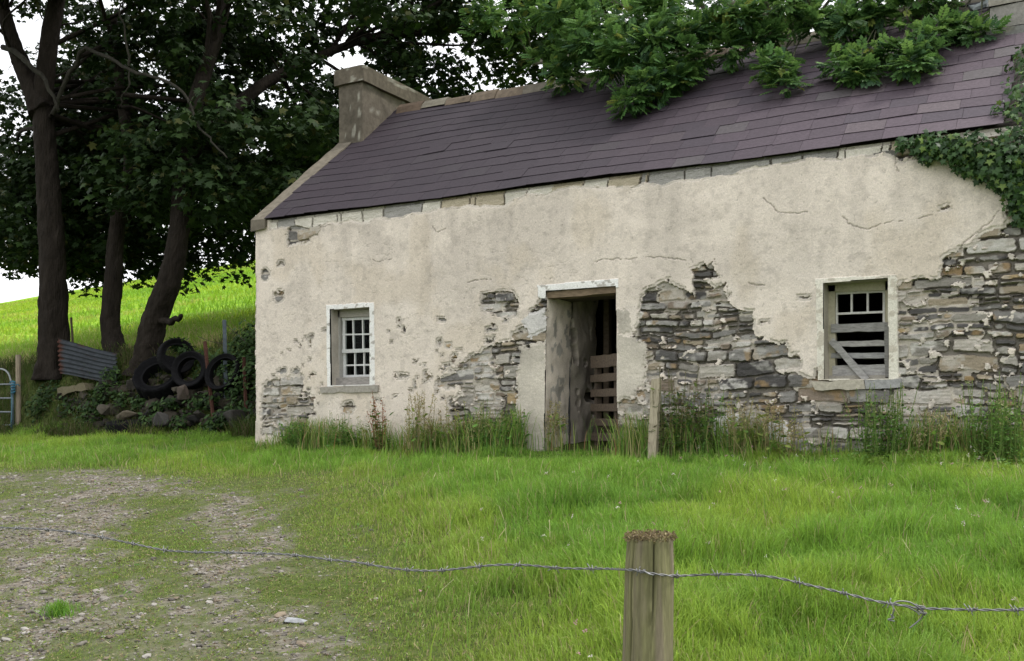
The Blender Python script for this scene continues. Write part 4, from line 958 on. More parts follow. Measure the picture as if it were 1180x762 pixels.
md = o.modifiers.new('thickness', 'SOLIDIFY'); md.thickness = .003

def post(name, pts, r, sides, col, mat, label, cat, rough=.08, group=None):
    mb = MB(); c = catmull(pts, 4); mb.tube(c, r, sides, col, rough); o = mb.build(name, mat); return tag(o, label, cat, group)
gpz = lambda p, dz=-.1: (p[0], p[1], float(gz(p[0], p[1])) + dz)
p1 = P(258.5, 369, 1.62); post('fence_post', [(p1[0] + .05, p1[1], .0), (p1[0] + .03, p1[1], .8), p1], .042, 4, (.09, .11, .125), m_cement, 'grey-blue square fence post standing behind the leaning tyre', 'post', .03)
p1 = P(236, 394, 1.55); p0 = P(246, 482, 1.35); post('iron_stake', [p0, (p0 + p1) / 2, p1], .030, 6, (.055, .024, .017), m_rust, 'rusty iron stake leaning between the two upright tyres', 'stake', .1)
p1 = P(281, 412, 1.45); p0 = P(284, 482, 1.35); post('iron_stake', [p0, (p0 + p1) / 2, p1], .028, 6, (.055, .024, .017), m_rust, 'rusty iron stake upright close to the cottage corner', 'stake', .1)
p1 = P(82, 366, 2.9); p0 = P(84, 400, 2.9); post('wooden_stake', [p0, (p0 + p1) / 2, p1], .022, 6, (.11, .085, .06), m_post, 'thin wooden stake beside the straight sycamore trunk against the field', 'stake', .1)
mb = MB(); a, b2 = P(228, 388, 1.6), P(258, 396, 1.62); mb.tube(catmull([a, (a + b2) / 2 + (0, 0, -.02), b2], 5), .004, 5, (.06, .05, .045)); a, b2 = P(258, 372, 1.62), P(285, 396, 1.7); mb.tube([a, b2], .004, 5, (.06, .05, .045)); o = mb.build('fence_wire', m_rust); tag(o, 'loose rusty wire strung from the grey fence post', 'wire')

# field gate at the far left
fg = thing('field_gate', P(12, 492, 1.4), 'grey tubular field gate with blue rope at the left edge', 'gate')
g0 = P(14.5, 440, 1.4); gx_ = g0[0]
mb = MB(); mb.tube([(gx_, 1.4, -.1), (gx_, 1.4, .55), (gx_, 1.4, .98)], .026, 8, (.13, .18, .21)); mb.build('gate_stile', m_zinc, fg, smooth=True)
for k, v in enumerate((443, 459, 475, 490)):
    zq = P(14, v, 1.4)[2]; mb = MB(); mb.tube([(gx_ - .01, 1.4, zq), (gx_ - 1.2, 1.41, zq + .01), (gx_ - 2.6, 1.42, zq)], .017, 8, (.17, .19, .20)); mb.build('rail', m_zinc, fg, smooth=True)
mb = MB(); mb.tube(catmull([P(13, 440, 1.4), P(10, 431, 1.4), P(4, 426, 1.4), P(-8, 425, 1.4), P(-30, 424, 1.4)], 5), .018, 8, (.20, .22, .22)); mb.build('rail', m_zinc, fg, smooth=True)
mb = MB()
for k in range(5): mb.tube(catmull([P(11.5 + k * .5, 441 + k * 3, 1.36), P(14.5, 439.5 + k * 3.2, 1.33), P(17.5, 441 + k * 2.6, 1.36), P(15, 443 + k * 3, 1.44)], 4), .012, 6, (.05, .16, .23))
mb.tube(catmull([P(16, 445, 1.36), P(20, 443, 1.36), P(23, 445, 1.42)], 4), .008, 5, (.06, .17, .23)); mb.tube(catmull([P(13, 450, 1.37), P(13.5, 470, 1.36), P(12.6, 492, 1.36)], 4), .010, 5, (.09, .18, .22)); mb.build('rope', m_cement, fg)
p1 = P(21, 409, 1.5); post('gate_post', [(p1[0] + .0, 1.5, -.1), (p1[0], 1.5, .7), p1], .045, 9, (.27, .225, .165), m_post, 'round pale wooden gate post tied with blue rope at the left edge', 'post', .06)
# old pole by the doorway
a, b2 = P(751.5, 512, -.45), P(756.5, 437, -.40); a[2] = float(gz(a[0], a[1])) - .1
mb = MB(); mb.bar(a, b2, .085, .075, (.34, .30, .22), nrm=(0, -1, 0), jit=.003, seg=8); o = mb.build('wooden_post', m_post); tag(o, 'short pale squared wooden post leaning in the weeds right of the doorway', 'post')

# ------------------------------------------------------------------ near fence: post and barbed wire
dpt = 2.2
fp = thing('fence_post', D(748, 762, dpt), 'thick weathered wooden fence post with mossy top in the foreground', 'post')
T0 = D(749, 619, dpt); zg = float(gz(T0[0], T0[1]))
na, nz = 110, 90
th, zt = np.meshgrid(np.arange(na) * 2 * math.pi / na, np.linspace(0, 1, nz)); z_ = zg - .15 + (T0[2] - zg + .15) * zt
base_r = .0635 - .009 * zt
cs_t, sn_t = np.cos(th), np.sin(th)
rr_ = base_r * (1 + .03 * np.cos(4 * th + 1.1) + .10 * (fbm(cs_t * 1.5 + 5, sn_t * 1.5 + z_ * 1.6 + 3, 401, 3) - .5) + .05 * (fbm(cs_t * 4 + 5, sn_t * 4 + z_ * 9, 409, 4) - .5))
split = np.zeros(th.shape)                # drying cracks, each with its own length and wander
for (a0, lo, hi, wd, dp) in ((4.35, .70, 1.05, .05, 1), (4.85, .25, .80, .022, .8), (5.25, .80, 1.05, .06, .9), (3.95, .60, 1.05, .035, .9), (4.55, .05, .5, .02, .7), (5.6, .3, .75, .03, .8), (3.6, .1, .6, .03, .8), (1.2, .4, 1.05, .04, 1)):
    wv = a0 + .10 * (vnoise(z_ * 5, z_ * 0 + a0, 410) - .5) + .04 * (vnoise(z_ * 22, z_ * 0 + a0, 411) - .5)
    split = np.maximum(split, dp * sstep(wd, wd * .3, np.abs(th - wv)) * sstep(lo, lo + .1, zt) * sstep(hi, hi - .08, zt))
rr_ = rr_ - .008 * split
kn = np.exp(-(((th - 5.05) / .16) ** 2 + ((z_ - (T0[2] - .165)) / .020) ** 2)); rr_ = rr_ + .004 * kn - .012 * np.exp(-(((th - 5.12) / .07) ** 2 + ((z_ - (T0[2] - .172)) / .010) ** 2))
rr_ = rr_ - .010 * sstep(.93, 1.0, zt) * fbm(cs_t * 4, sn_t * 4, 408, 2)
tilt_ = (1 - zt) * (T0[2] - zg) * -.020
V = np.stack([T0[0] + rr_ * cs_t + tilt_ * RGT[0], T0[1] + rr_ * sn_t + tilt_ * RGT[1], z_ + .012 * (fbm(cs_t * 3, sn_t * 3, 403, 2) - .5) * (zt > .97)], -1)
gm = fbm(cs_t * 2.2 + 3, sn_t * 2.2 + z_ * 3.5, 404, 4); gm2 = fbm(cs_t * 9 + 3, sn_t * 9 + z_ * 3.5, 405, 5); gm3 = fbm(cs_t * 26 + 3, sn_t * 26 + z_ * 5, 406, 3)
pc = np.array([.165, .142, .098]) * (.45 + .65 * gm2 + .45 * gm3)[..., None]; green = (sstep(.38, .62, gm + .35 * (zt - .75)))[..., None]
pc = pc * (1 - .65 * green) + np.array([.150, .155, .062]) * (.6 + .8 * gm3)[..., None] * .65 * green; pc = pc * (1 - .6 * split[..., None]); lich = (fbm(cs_t * 12, sn_t * 12 + z_ * 14, 412, 3) > .72)[..., None]; pc = np.where(lich, pc * 1.25, pc)
Vp = V.reshape(-1, 3); F = []
for i in range(nz - 1):
    for k in range(na): F.append((i * na + k, i * na + (k + 1) % na, (i + 1) * na + (k + 1) % na, (i + 1) * na + k))
F.append(tuple((nz - 1) * na + k for k in range(na)))
MB().add(Vp, F, pc.reshape(-1, 3)).build('post_body', m_post, fp, smooth=True)
mr = np.random.default_rng(3); n = 1500; rr2 = np.sqrt(mr.random(n)) * .058; aa = mr.uniform(0, 6.28, n)
pos = np.stack([T0[0] + rr2 * np.cos(aa), T0[1] + rr2 * np.sin(aa), T0[2] + mr.uniform(-.004, .009, n)], -1); R = basis(mr.normal(0, 1, (n, 3)), mr.uniform(0, 6, n))
scatter('moss_cap', OV, OVF, pos, R, mr.uniform(.004, .010, n), leafcol(n, [(.20, .16, .085), (.27, .22, .12), (.11, .085, .048), (.16, .15, .055)], [4, 2, 3, 3], .2, mr), m_grass, fp)

WPX = [(-420, 600), (-200, 604), (-60, 605), (0, 608), (50, 610), (100, 616), (150, 626), (190, 634), (228, 636.5), (265, 637), (330, 639), (380, 645), (410, 648), (460, 656), (505, 657.5), (560, 652), (600, 651), (650, 655), (700, 655.5), (722, 656.5), (735, 658), (750, 661), (765, 663), (778, 664), (790, 663.5), (830, 662), (870, 663), (900, 667), (935, 675), (970, 683), (1010, 693), (1035, 697), (1060, 701), (1090, 702), (1130, 703), (1180, 703), (1240, 702), (1450, 690), (1650, 680)]
def wdepth(u):                              # the fence runs away to the left
    a = 1 / 2.02; b_ = 1 / 3.0; inv = b_ + (a - b_) * (u / 1180.0); return 1 / inv - .02
def wpoint(u, v):
    d = wdepth(u)
    if 715 < u < 786: d = min(d, dpt - .0665 + .00003 * (u - 748) ** 2)
    return D(u, v, d)
path = catmull([wpoint(u, v) for u, v in WPX], 14)
seg = np.linalg.norm(np.diff(path, axis=0), axis=1); arc = np.concatenate([[0], np.cumsum(seg)])
na_ = int(arc[-1] / .004); sarc = np.linspace(0, arc[-1], na_); cpts = np.stack([np.interp(sarc, arc, path[:, k]) for k in range(3)], -1)
bw = thing('barbed_wire', path[len(path) // 2], 'grey twisted barbed wire stretched across the foreground past the mossy post', 'barbed wire')
tg = np.gradient(cpts, axis=0); tg /= np.linalg.norm(tg, axis=1)[:, None]; e1 = np.cross(tg, (0, 0, 1.0)); e1 /= np.linalg.norm(e1, axis=1)[:, None]; e2 = np.cross(tg, e1)
WCOL = (.17, .17, .175)
for ph in (0, math.pi):
    ang = sarc * 2 * math.pi / .050 + ph; hp = cpts + (np.cos(ang) * .0017)[:, None] * e1 + (np.sin(ang) * .0017)[:, None] * e2
    MB().tube(hp, .00150, 6, WCOL, 0, True).build('strand', m_zinc, bw, smooth=True)
proto = None
for u in (20, 54, 85, 117, 154, 190, 226, 262, 299, 340, 380, 424, 469, 509, 553, 597, 638, 683, 735, 780, 827, 871, 922, 972, 1025, 1118, 1171):
    uu, vv, _ = project(cpts); i = int(np.argmin(np.abs(uu - u) + 1e3 * (np.abs(uu - u) > 30))); c = cpts[i]; mb = MB()
    ax = np.stack([tg[i], e1[i], e2[i]])
    tt = np.linspace(0, 1, 22); hel = np.stack([(tt - .5) * .013, .0042 * np.cos(tt * 6.28 * 2), .0042 * np.sin(tt * 6.28 * 2)], -1)
    sp = random.uniform(0, 6.28); rot = np.array([[1, 0, 0], [0, math.cos(sp), math.sin(sp)], [0, -math.sin(sp), math.cos(sp)]])
    tails = [np.array([hel[0], hel[0] + (-.002, .004, -.003), hel[0] + (-.006, .012, -.008)]), np.array([hel[-1], hel[-1] + (.002, .004, .004), hel[-1] + (.006, .011, .010)]), np.array([(.002, .003, 0), (.001, -.004, .006), (.003, -.011, .013)]), np.array([(-.002, -.003, 0), (-.001, .001, -.006), (-.003, .004, -.016)])]
    for q in [hel] + [t_ * np.array([1, .68, .68]) for t_ in tails]: mb.tube((q @ rot) @ ax + c, .00115, 5, (.22, .22, .225))
    mb.build('barb', m_zinc, bw, smooth=True)
mb = MB(); dd = wdepth(1050) - .004     # spliced joint with loose tails
for q in ([(1027, 697), (1035, 693), (1048, 694), (1058, 700), (1064, 706), (1060, 714), (1048, 724)], [(1028, 697), (1030, 703), (1028, 710), (1026, 716)], [(1055, 696), (1062, 702), (1066, 709), (1062, 706), (1057, 703), (1064, 701)], [(1026, 708), (1030, 712), (1023, 714), (1031, 716)], [(1034, 698), (1044, 699), (1056, 705), (1060, 709)], [(1058, 698), (1066, 700), (1060, 706), (1068, 707)]):
    c = catmull([D(u, v, dd + random.uniform(-.006, .006)) for u, v in q], 6); mb.tube(c, .0015, 6, (.2, .2, .205))
mb.build('splice', m_zinc, bw, smooth=True)
mb = MB(); q = wpoint(748, 660.5); ctr = np.array([T0[0], T0[1], 0]); st_ = catmull([q + (-.012, -.001, .006), q + (-.006, -.008, .004), q + (.004, -.008, -.001), q + (.008, .002, -.004)], 4); mb.tube(st_, .002, 6, (.24, .24, .245)); mb.build('staple', m_zinc, bw, smooth=True)

# ------------------------------------------------------------------ gravel, grass, weeds
pr = np.random.default_rng(21)
def yard_points(n, rng, x=(-7, 13), y=(-8.8, 1.4)):
    n = int(n * 1.36)
    q = np.stack([rng.uniform(*x, n), rng.uniform(*y, n)], -1)
    d = q - CAM[:2]; z = d @ FWD[:2]; u = (d @ RGT[:2]) / np.maximum(z, .01); ok = (z > 1.2) & (np.abs(u) < .62 + 1.6 / z) & ((np.abs(u) < .56 + .25 / z) | (rng.random(n) < .55))
    ok &= ~((q[:, 0] > -.02) & (q[:, 0] < HL) & (q[:, 1] > -.03))
    return q[ok], z[ok]
q, z = yard_points(330000, pr); gv = gravel(q[:, 0], q[:, 1]); k = pr.random(len(q)) < gv ** 1.4 * np.clip(1.2 - z * .05, .3, 1); q = q[k]; z = z[k]
n = len(q); s = np.clip(pr.lognormal(math.log(.011), .60, n), .005, .055)
lowv = ICV[:12]
import bmesh as _bm
b0 = _bm.new(); _bm.ops.create_icosphere(b0, subdivisions=1, radius=.5); LV = np.array([v.co for v in b0.verts]); LF = [tuple(w.index for w in p.verts) for p in b0.faces]; b0.free()
pos = np.stack([q[:, 0], q[:, 1], gz(q[:, 0], q[:, 1]) + s * .10], -1); R = basis(np.concatenate([pr.normal(0, .18, (n, 2)), np.ones((n, 1))], 1), pr.uniform(0, 6.28, n))
o = scatter('gravel', LV, LF, pos, R, np.stack([s * pr.uniform(.8, 1.6, n), s * pr.uniform(.7, 1.1, n), s * pr.uniform(.35, .7, n)], -1), leafcol(n, [(.16, .146, .126), (.22, .204, .18), (.29, .275, .25), (.10, .092, .08), (.18, .148, .11)], [3, 4, 1.3, 2, 1.5], .15, pr), m_stone)
tag(o, 'loose grey gravel and small stones on the worn track', 'gravel', kind='stuff')

def blade_mesh(name, q, hgt, wid, col, label, cat, rng, lean=.45, seedy=False):
    n = len(q); base = np.stack([q[:, 0], q[:, 1], gz(q[:, 0], q[:, 1]) - .008], -1)
    a = rng.uniform(0, 6.28, n); side = np.stack([np.cos(a), np.sin(a), np.zeros(n)], -1)
    wind = fbm(q[:, 0] * .9, q[:, 1] * .9, 500, 2) * 6.28 * 2; la = wind + rng.normal(0, 1.8, n); ln = np.abs(rng.normal(0, lean, n)) + .08
    ld = np.stack([np.cos(la), np.sin(la), np.zeros(n)], -1)
    V = np.empty((n, 7, 3)); w = wid[:, None]; h = hgt[:, None]; l_ = (ln * hgt)[:, None]; up = np.array([[0, 0, 1.0]])
    V[:, 0] = base - side * w * .5; V[:, 1] = base + side * w * .5
    m1 = base + up * h * .45 + ld * l_ * .18; V[:, 2] = m1 - side * w * .48; V[:, 3] = m1 + side * w * .48
    m2 = base + up * h * .80 + ld * l_ * .55; V[:, 4] = m2 - side * w * .32; V[:, 5] = m2 + side * w * .32
    V[:, 6] = base + up * (h - .25 * l_) + ld * l_
    f = np.array([0, 1, 3, 2, 2, 3, 5, 4, 4, 5, 6]); loops = (f[None] + (np.arange(n) * 7)[:, None]).ravel(); sizes = np.tile([4, 4, 3], n)
    o = mesh(name, V.reshape(-1, 3), loops, sizes, m_grass, None, np.repeat(col, 7, 0), False)
    return tag(o, label, cat, kind='stuff')
def lush(x, y):                             # how tall and thick the meadow grows
    w = .9 * (fbm(x * .8 + 31, y * .8 + 7, 514, 3) - .5); return np.maximum(sstep(3.9, 6.7, x + y + 4 + 2 * w), sstep(-2.7, -1.3, y + w))
q, z = yard_points(1900000, pr); x_, y_ = q[:, 0], q[:, 1]
gv = gravel(x_, y_); lu = lush(x_, y_); pn = fbm(x_ * 2.1 + 4, y_ * 2.1 + 2, 510, 4)
dens = np.clip(11000 * (4.5 / z) ** 1.5, 1800, 11000) * (1 - gv) ** 1.3 * (.95 + .05 * lu) * (.5 + .9 * sstep(.3, .62, pn)) * (.35 + .65 * sstep(.34, .55, fbm(x_ * 13 + 4, y_ * 13 + 2, 516, 3)) + .3 * lu)
area = 15 * 10 / 1900000.0
k = pr.random(len(q)) < dens * area; q, z, gv, lu, pn = q[k], z[k], gv[k], lu[k], pn[k]; x_, y_ = q[:, 0], q[:, 1]
n = len(q); tus = fbm(x_ * 1.1 + 8, y_ * 1.1 + 1, 511, 3)
clm = sstep(.50, .74, fbm(x_ * 2.6 + 3, y_ * 2.6 + 5, 515, 3))
hgt = (.020 + .100 * lu * (.45 + .9 * tus + 1.1 * clm)) * pr.uniform(.55, 1.35, n) * (1 - .5 * gv)
hgt *= 1 - .38 * sstep(-1.4, -.5, y_); hgt *= 1 - .55 * sstep(3.7, 4.4, x_) * sstep(5.9, 5.2, x_) * sstep(-1.5, -.5, y_)
wid = pr.uniform(.0028, .0055, n) * (.75 + .05 * z)
cb = np.array([.165, .315, .042]); cy = np.array([.300, .400, .055]); cd = np.array([.095, .220, .028]); cs3 = np.array([.34, .30, .15])
yel = sstep(.40, .62, fbm(x_ * .8 + 3, y_ * .8 + 9, 512, 4) + .22 * (1 - lu))[:, None]; oli = (1 - lu)[:, None]; drk = sstep(.52, .68, fbm(x_ * 1.5 + 13, y_ * 1.5 + 19, 513, 4))[:, None]
col = cb * (1 - .5 * yel) + cy * .5 * yel; col = col * (1 - .5 * drk) + cd * .5 * drk
col = col * (1 - .65 * oli) + np.array([.180, .250, .055]) * .6 * oli; st_ = pr.random(n) < .05 + .12 * (1 - lu); col[st_] = cs3; col = col * pr.uniform(.7, 1.3, (n, 1))
print('blades', n)
blade_mesh('grass', q, hgt, wid, col, 'short bright green meadow grass growing over the yard', 'grass', pr)
# rough grass on the bank and at the field edge
xb = pr.uniform(-16, -.05, 160000); yb = pr.uniform(.6, 9, 160000); qb = np.stack([xb, yb], -1); zb = (qb - CAM[:2]) @ FWD[:2]; ub = ((qb - CAM[:2]) @ RGT[:2]) / zb
k = (np.abs(ub) < .78) & (pr.random(len(xb)) < np.where(yb < 3.6, .9, .5)); qb = qb[k]; n = len(qb); fld = sstep(2.2, 3.5, qb[:, 1])
rough_ = sstep(.4, .6, fbm(qb[:, 0] * 1.2, qb[:, 1] * 1.2, 520, 3))
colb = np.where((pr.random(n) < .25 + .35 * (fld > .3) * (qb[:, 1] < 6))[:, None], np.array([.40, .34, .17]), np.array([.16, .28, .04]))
colb = colb * np.where(qb[:, 1] < 2.6, .28, 1.0)[:, None]  # tree shade on the bank painted into the blade colour
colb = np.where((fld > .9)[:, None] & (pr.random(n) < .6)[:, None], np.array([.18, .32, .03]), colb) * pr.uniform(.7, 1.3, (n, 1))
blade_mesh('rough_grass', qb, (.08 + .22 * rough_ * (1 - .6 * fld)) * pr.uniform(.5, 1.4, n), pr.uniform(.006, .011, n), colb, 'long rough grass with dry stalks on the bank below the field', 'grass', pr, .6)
# far field tufts
xf = pr.uniform(-95, -3, 120000); yf = pr.uniform(7, 82, 120000); qf = np.stack([xf, yf], -1); zf_ = (qf - CAM[:2]) @ FWD[:2]; uf = ((qf - CAM[:2]) @ RGT[:2]) / np.maximum(zf_, .1)
k = (uf > -.60) & (uf < -.20); qf, zf_ = qf[k], zf_[k]; n = len(qf)
blade_mesh('field_grass', qf, pr.uniform(.08, .22, n) * (1 + zf_ * .004), .006 + .0012 * zf_, (lambda a, k: (np.array([.17, .33, .024]) * (1 - a) + np.array([.27, .41, .032]) * a) * (1 - k) + np.array([.36, .36, .09]) * k)(sstep(.35, .65, fbm(qf[:, 0] * .10 + qf[:, 1] * .03, qf[:, 1] * .30, 550, 5))[:, None], (.6 * sstep(.56, .70, fbm(qf[:, 0] * .16, qf[:, 1] * .5 + 9, 551, 4)))[:, None]) * pr.uniform(.75, 1.25, (n, 1)), 'lime green pasture grass on the rising field', 'grass', pr, .6)

# coarse stalks standing above the meadow
q, z = yard_points(60000, pr); lq = lush(q[:, 0], q[:, 1]); k = pr.random(len(q)) < .26 * lq * (.2 + .8 * sstep(.42, .62, fbm(q[:, 0] * 1.7 + 2, q[:, 1] * 1.7, 570, 4))) * (q[:, 1] < -.5); q = q[k]; n = len(q)
blade_mesh('coarse_grass', q, pr.uniform(.10, .25, n), pr.uniform(.004, .008, n), leafcol(n, [(.14, .27, .04), (.22, .33, .05), (.36, .31, .16), (.44, .40, .24), (.09, .20, .03)], [4, 3, 2.2, 1.2, 3], .2, pr), 'coarse grass blades and dry stalks standing above the meadow', 'grass', pr, .5)
# tall weeds against the wall
def wallweeds():
    rng = np.random.default_rng(8); n = 10000
    x = rng.uniform(.15, 9.6, n); clump = fbm(x * 1.7, x * 0 + 3, 530, 3); keep = rng.random(n) < (.12 + .88 * sstep(.32, .62, clump)) * np.where((x > 4.1) & (x < 5.2), .05, 1) * np.where(x < .55, .25, 1); x = x[keep]; clump = clump[keep]; n = len(x)
    y = -.06 - np.abs(rng.normal(0, .16, n)); q = np.stack([x, y], -1); h = rng.uniform(.12, .52, n) * (.35 + 1.0 * clump) * (.35 + .65 * sstep(.3, 1.1, x))
    col = leafcol(n, [(.16, .30, .05), (.24, .32, .07), (.40, .36, .17), (.30, .18, .08), (.10, .22, .04)], [4, 3, 3.0, .4, 3], .2, rng)
    blade_mesh('tall_grass', q, h, rng.uniform(.005, .010, n), col, 'tall seeding grass and weeds growing along the foot of the wall', 'weeds', rng, .28)
wallweeds()
def seed_plant(name, x, y, h, nst, spread, cols, label, cat, group=None, leafy=.4, seeds=26, lsz=(.03, .07), seed=1):
    rng = np.random.default_rng(seed); z = float(gz(x, y)); t = thing(name, (x, y, z), label, cat, group)
    mb = MB(); sp, lp, ld_ = [], [], []
    for k in range(nst):
        a = rng.uniform(0, 6.28); r = spread * math.sqrt(rng.random()) * .5; hh = h * rng.uniform(.6, 1.05); lean = rng.normal(0, .10, 2) * hh
        b_ = np.array([x + r * math.cos(a), y + r * math.sin(a), z - .02]); tip = b_ + (lean[0], lean[1], hh); mid_ = b_ * .5 + tip * .5 + np.append(rng.normal(0, .015, 2), 0)
        c = catmull([b_, mid_, tip], 4); mb.tube(c, np.linspace(.005, .0022, len(c)), 4, np.array(cols[0]) * .9, 0, False)
        for m in range(seeds):
            f = rng.uniform(.55, 1); sp.append(b_ + (tip - b_) * f + rng.normal(0, .012 + .014 * (1 - f), 3))
        for m in range(int(22 * leafy)):
            f = rng.uniform(.02, .8); lp.append(b_ + (tip - b_) * f + rng.normal(0, .03, 3)); ld_.append(np.append(rng.normal(0, 1, 2), .35))
    mb.build('stems', m_grass, t)
    if sp:
        sp = np.array(sp); n = len(sp); so__ = scatter('seed_heads', OV, OVF, sp, basis(rng.normal(0, 1, (n, 3)), rng.uniform(0, 6, n)), rng.uniform(.014, .030, n), leafcol(n, cols[1], [1] * len(cols[1]), .3, rng), m_grass, t)
    if sp is not None and len(sp): so__['kind'] = 'stuff'
    if lp:
        lp = np.array(lp); ld_ = np.array(ld_); n = len(lp); nn = rng.normal(0, .4, (n, 3)); nn[:, 2] += 1; scatter('leaves', OV, OVF, lp, frame_dir(ld_, nn), rng.uniform(*lsz, n), leafcol(n, cols[2], [1] * len(cols[2]), .3, rng), m_grass, t)
RED = ((.26, .16, .08), [(.32, .13, .06), (.38, .19, .09), (.24, .11, .05)], [(.08, .15, .03), (.14, .17, .04)])
TAN = ((.32, .29, .13), [(.42, .36, .20), (.34, .28, .16), (.30, .30, .13)], [(.14, .26, .05), (.22, .28, .07)])
GRN = ((.16, .25, .06), [(.24, .28, .11), (.30, .28, .14)], [(.10, .22, .04), (.14, .28, .055), (.08, .17, .04)])
def wx(u, Y): return P(u, 500, Y)[0]
for i, (u, Y, h, n_, s_, c, nm, lab, lf) in enumerate((
    (437, -.30, .62, 7, .16, RED, 'dock_plant', 'rust red dock plant in seed below the left window', .5), (481, -.28, .66, 12, .22, TAN, 'seeding_grass', 'tall tan seeding grass clump right of the red dock', .2), (500, -.22, .45, 6, .15, TAN, 'seeding_grass', 'short tan grass tuft just right of the tallest clump', .3),
    (520, -.22, .52, 8, .2, TAN, 'seeding_grass', 'tan grass clump under the bare stone patch', .3), (556, -.22, .55, 9, .26, GRN, 'seeding_grass', 'greenish seeding grass clump against the low stones', .5), (590, -.22, .5, 10, .3, GRN, 'leafy_weed', 'leafy green weed left of the doorway', 1.2),
    (640, .05, .55, 9, .2, TAN, 'seeding_grass', 'dry grass clump growing in the doorway by the jamb', .1), (782, -.25, .78, 16, .5, ((.14, .15, .06), [(.20, .16, .09), (.16, .15, .07)], [(.08, .15, .035), (.13, .17, .05), (.16, .13, .06), (.05, .10, .03)]), 'leafy_weed', 'big ragged weed bush right of the leaning post', 1.6),
    (812, -.25, .6, 12, .4, GRN, 'leafy_weed', 'lower green weed beside the big weed bush', 1.4), (855, -.3, .55, 9, .25, TAN, 'seeding_grass', 'tall dry grass midway between doorway and right window', .3), (885, -.3, .5, 8, .25, TAN, 'seeding_grass', 'dry grass clump left of the right window', .3),
    (915, -.32, .42, 7, .25, TAN, 'seeding_grass', 'low dry grass clump under the left end of the right sill', .3), (1015, -.38, .6, 26, .32, GRN, 'feathery_weed', 'feathery green weed clump below the boarded window', 1.7), (1075, -.35, .42, 8, .3, TAN, 'seeding_grass', 'thin tan grasses between the two feathery green weed clumps', .3), (1148, -.40, .66, 30, .34, GRN, 'feathery_weed', 'feathery green weed clump against the stones near the right edge', 1.7),
    (340, -.25, .38, 14, .3, GRN, 'leafy_weed', 'low green weed near the left corner of the cottage', 1.3), (395, -.28, .42, 12, .35, GRN, 'leafy_weed', 'green weed under the left window', 1.2))):
    seed_plant(nm, wx(u, Y), Y, h * 1.18, int(n_ * 1.7), s_ * 1.15, c, lab, 'weed', None, lf, 10 if lf > .9 else 34, ((.02, .045) if 'feathery' in nm else (.03, .065)) if lf > .9 else (.04, .10), 600 + i)
# bramble against the gable end
def bramble():
    rng = np.random.default_rng(15); t = thing('bramble_bush', (-.7, 1.9, .2), 'dark bramble bush growing over the bank beside the cottage gable', 'bush')
    cen = []; rd_ = []
    for (u, v, Y, r) in ((290, 400, 1.9, .3), (280, 410, 1.9, .3), (268, 418, 2.0, .28), (292, 430, 1.6, .3), (284, 445, 1.6, .28), (292, 470, 1.5, .25), (250, 425, 2.0, .25), (235, 415, 2.1, .22), (278, 470, 1.5, .22), (212, 402, 1.9, .16), (205, 398, 1.85, .13), (256, 428, 1.62, .15), (232, 440, 1.9, .22), (293, 490, 1.3, .2), (160, 466, 1.5, .16), (110, 470, 1.5, .2), (180, 470, 1.4, .13), (226, 468, 1.5, .2), (95, 412, 2.1, .12), (245, 488, 1.15, .16), (130, 452, 1.7, .2), (115, 455, 1.6, .16), (98, 480, 1.2, .2), (60, 455, 1.9, .25), (45, 470, 1.6, .25), (78, 468, 1.5, .2), (128, 436, 1.75, .18), (168, 487, 1.1, .14), (205, 486, 1.15, .14), (262, 480, 1.2, .16), (140, 460, 1.5, .15), (196, 466, 1.4, .12), (245, 462, 1.5, .16), (265, 452, 1.6, .18), (275, 430, 1.7, .3), (285, 385, 2.1, .22)):
        p = P(u, v, Y); p[0] = min(p[0], -.22); cen.append(p); rd_.append(r)
    pos, nr = [], []
    for c, r in zip(cen, rd_): a_, b_ = clump_points([c], [r * 1.15], 60 + 2600 * r * r, .9, rng); pos.append(a_); nr.append(b_)
    pos = np.concatenate(pos); nr = np.concatenate(nr); k = pos[:, 0] < -.05; pos, nr = pos[k], nr[k]; n = len(pos); nr[:, 1] -= .4
    scatter('foliage', OV, OVF, pos, basis(nr, rng.uniform(0, 6.28, n)), rng.uniform(.05, .11, n), leafcol(n, [(.016, .036, .010), (.028, .060, .014), (.045, .085, .02)], [3, 3, 2], .25, rng), m_leaf, t)
    mb = MB()
    for c in cen: b_ = np.array([c[0] + .1, c[1] + .15, float(gz(c[0], c[1] + .1))]); mb.tube(catmull([b_, (b_ + c) / 2 + rng.normal(0, .08, 3), c], 4), np.linspace(.010, .004, 9), 5, (.07, .05, .04), 0, False)
    mb.build('stems', m_bark, t)['kind'] = 'stuff'
bramble()
# clover heads and daisies in the near grass
rf = np.random.default_rng(31)
q, z = yard_points(60000, rf); k = (q[:, 0] > 5.2) & (rf.random(len(q)) < .012 * sstep(.45, .65, fbm(q[:, 0] * 1.4, q[:, 1] * 1.4, 540, 3)) + .002); q = q[k]; n = len(q)
hh = rf.uniform(.10, .22, n); pos = np.stack([q[:, 0], q[:, 1], gz(q[:, 0], q[:, 1]) + hh], -1); pk = []; 
V8 = np.concatenate([pos[:, None] + rf.normal(0, .006, (n, 9, 3))]).reshape(-1, 3); colf = np.repeat(leafcol(n, [(.62, .55, .52), (.50, .28, .32), (.66, .64, .55)], [4, 3, 2], .1, rf), 9, 0)
o = scatter('clover_flowers', OV, OVF, V8, basis(rf.normal(0, 1, (n * 9, 3)), rf.uniform(0, 6, n * 9)), rf.uniform(.008, .013, n * 9), colf, m_grass); tag(o, 'tiny pink and white clover flower heads dotted through the meadow grass', 'flowers', kind='stuff')
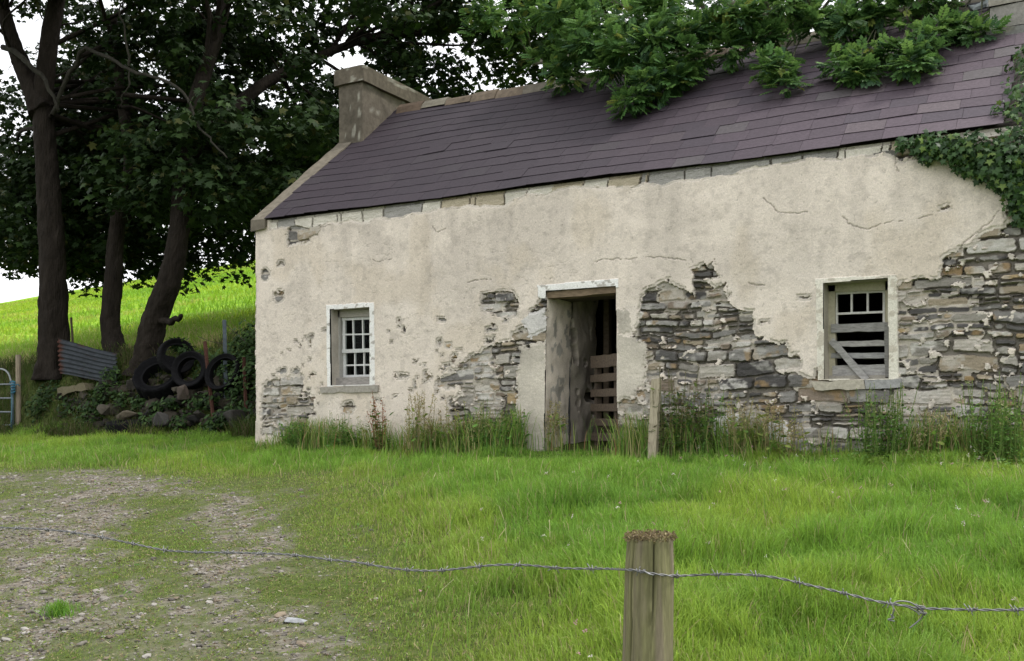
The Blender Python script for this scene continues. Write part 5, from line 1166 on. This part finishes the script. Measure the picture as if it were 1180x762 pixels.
# broad dock and clover leaves low in the grass
q, z = yard_points(90000, rf); k = rf.random(len(q)) < (.10 + .55 * sstep(5.5, 6.8, q[:, 0]) * sstep(-2.2, -1.0, q[:, 1])) * sstep(.50 - .2 * sstep(5.5, 6.8, q[:, 0]) * sstep(-2.2, -1.0, q[:, 1]), .66, fbm(q[:, 0] * 1.6 + 4, q[:, 1] * 1.6, 541, 4)) * (1 - gravel(q[:, 0], q[:, 1])); q = q[k]; n = len(q)
pos = np.stack([q[:, 0], q[:, 1], gz(q[:, 0], q[:, 1]) + rf.uniform(.01, .07, n) + .12 * rf.random(n) * sstep(5.5, 6.8, q[:, 0]) * sstep(-2.2, -.8, q[:, 1])], -1); nn = np.concatenate([rf.normal(0, .5, (n, 2)), np.ones((n, 1))], 1)
o = scatter('ground_leaves', OV, OVF, pos, basis(nn, rf.uniform(0, 6, n)), rf.uniform(.018, .045, n), leafcol(n, [(.08, .18, .03), (.12, .23, .04), (.16, .25, .05)], [2, 3, 2], .25, rf), m_grass); tag(o, 'small broad weed leaves low among the grass', 'weeds', kind='stuff')

q, z = yard_points(420000, rf); k = rf.random(len(q)) < (1 - lush(q[:, 0], q[:, 1])) * (.25 + .75 * sstep(.42, .60, fbm(q[:, 0] * 6, q[:, 1] * 6, 560, 4))) * np.clip(1.6 - .13 * z, .15, 1); q = q[k]; n = len(q)
pos = np.stack([q[:, 0], q[:, 1], gz(q[:, 0], q[:, 1]) + rf.uniform(.001, .016, n)], -1); nn = np.concatenate([rf.normal(0, .6, (n, 2)), np.ones((n, 1))], 1)
o = scatter('ground_litter', OV, OVF, pos, basis(nn, rf.uniform(0, 6, n)), np.stack([rf.uniform(.008, .022, n), rf.uniform(.010, .034, n), np.full(n, .02)], -1), leafcol(n, [(.13, .19, .04), (.20, .25, .06), (.07, .10, .025), (.24, .20, .11), (.12, .085, .05), (.33, .30, .20)], [4, 3, 4, 2.2, 2.2, .8], .25, rf), m_grass); tag(o, 'moss, clover scraps and dead leaf litter matted over the worn turf', 'litter', kind='stuff')
def tuft(u, v, label):
    rng = np.random.default_rng(int(u)); p = G(u, v); n = 420; a = rng.uniform(0, 6.28, n); r = np.abs(rng.normal(0, .065, n)) * (1 + .4 * np.cos(a * 2)); q = np.stack([p[0] + r * np.cos(a), p[1] + r * np.sin(a)], -1)
    o = blade_mesh('grass_tuft', q, rng.uniform(.04, .10, n) * np.clip(1.15 - 3.5 * r, .3, 1.2), rng.uniform(.003, .005, n), leafcol(n, [(.10, .24, .03), (.16, .31, .04)], [1, 1], .2, rng), label, 'grass tuft', rng, .6)
tuft(69, 709, 'lone bright green grass tuft standing in the gravel at lower left')
p = G(341, 717); mb = MB(); rock(mb, p + (0, 0, .006), (.17, .11, .035), 77, (.27, .28, .29), .3); tag(mb.build('flat_stone', m_stone), 'flat pale grey slab of stone lying in the short turf beside the track', 'stone')
settle()
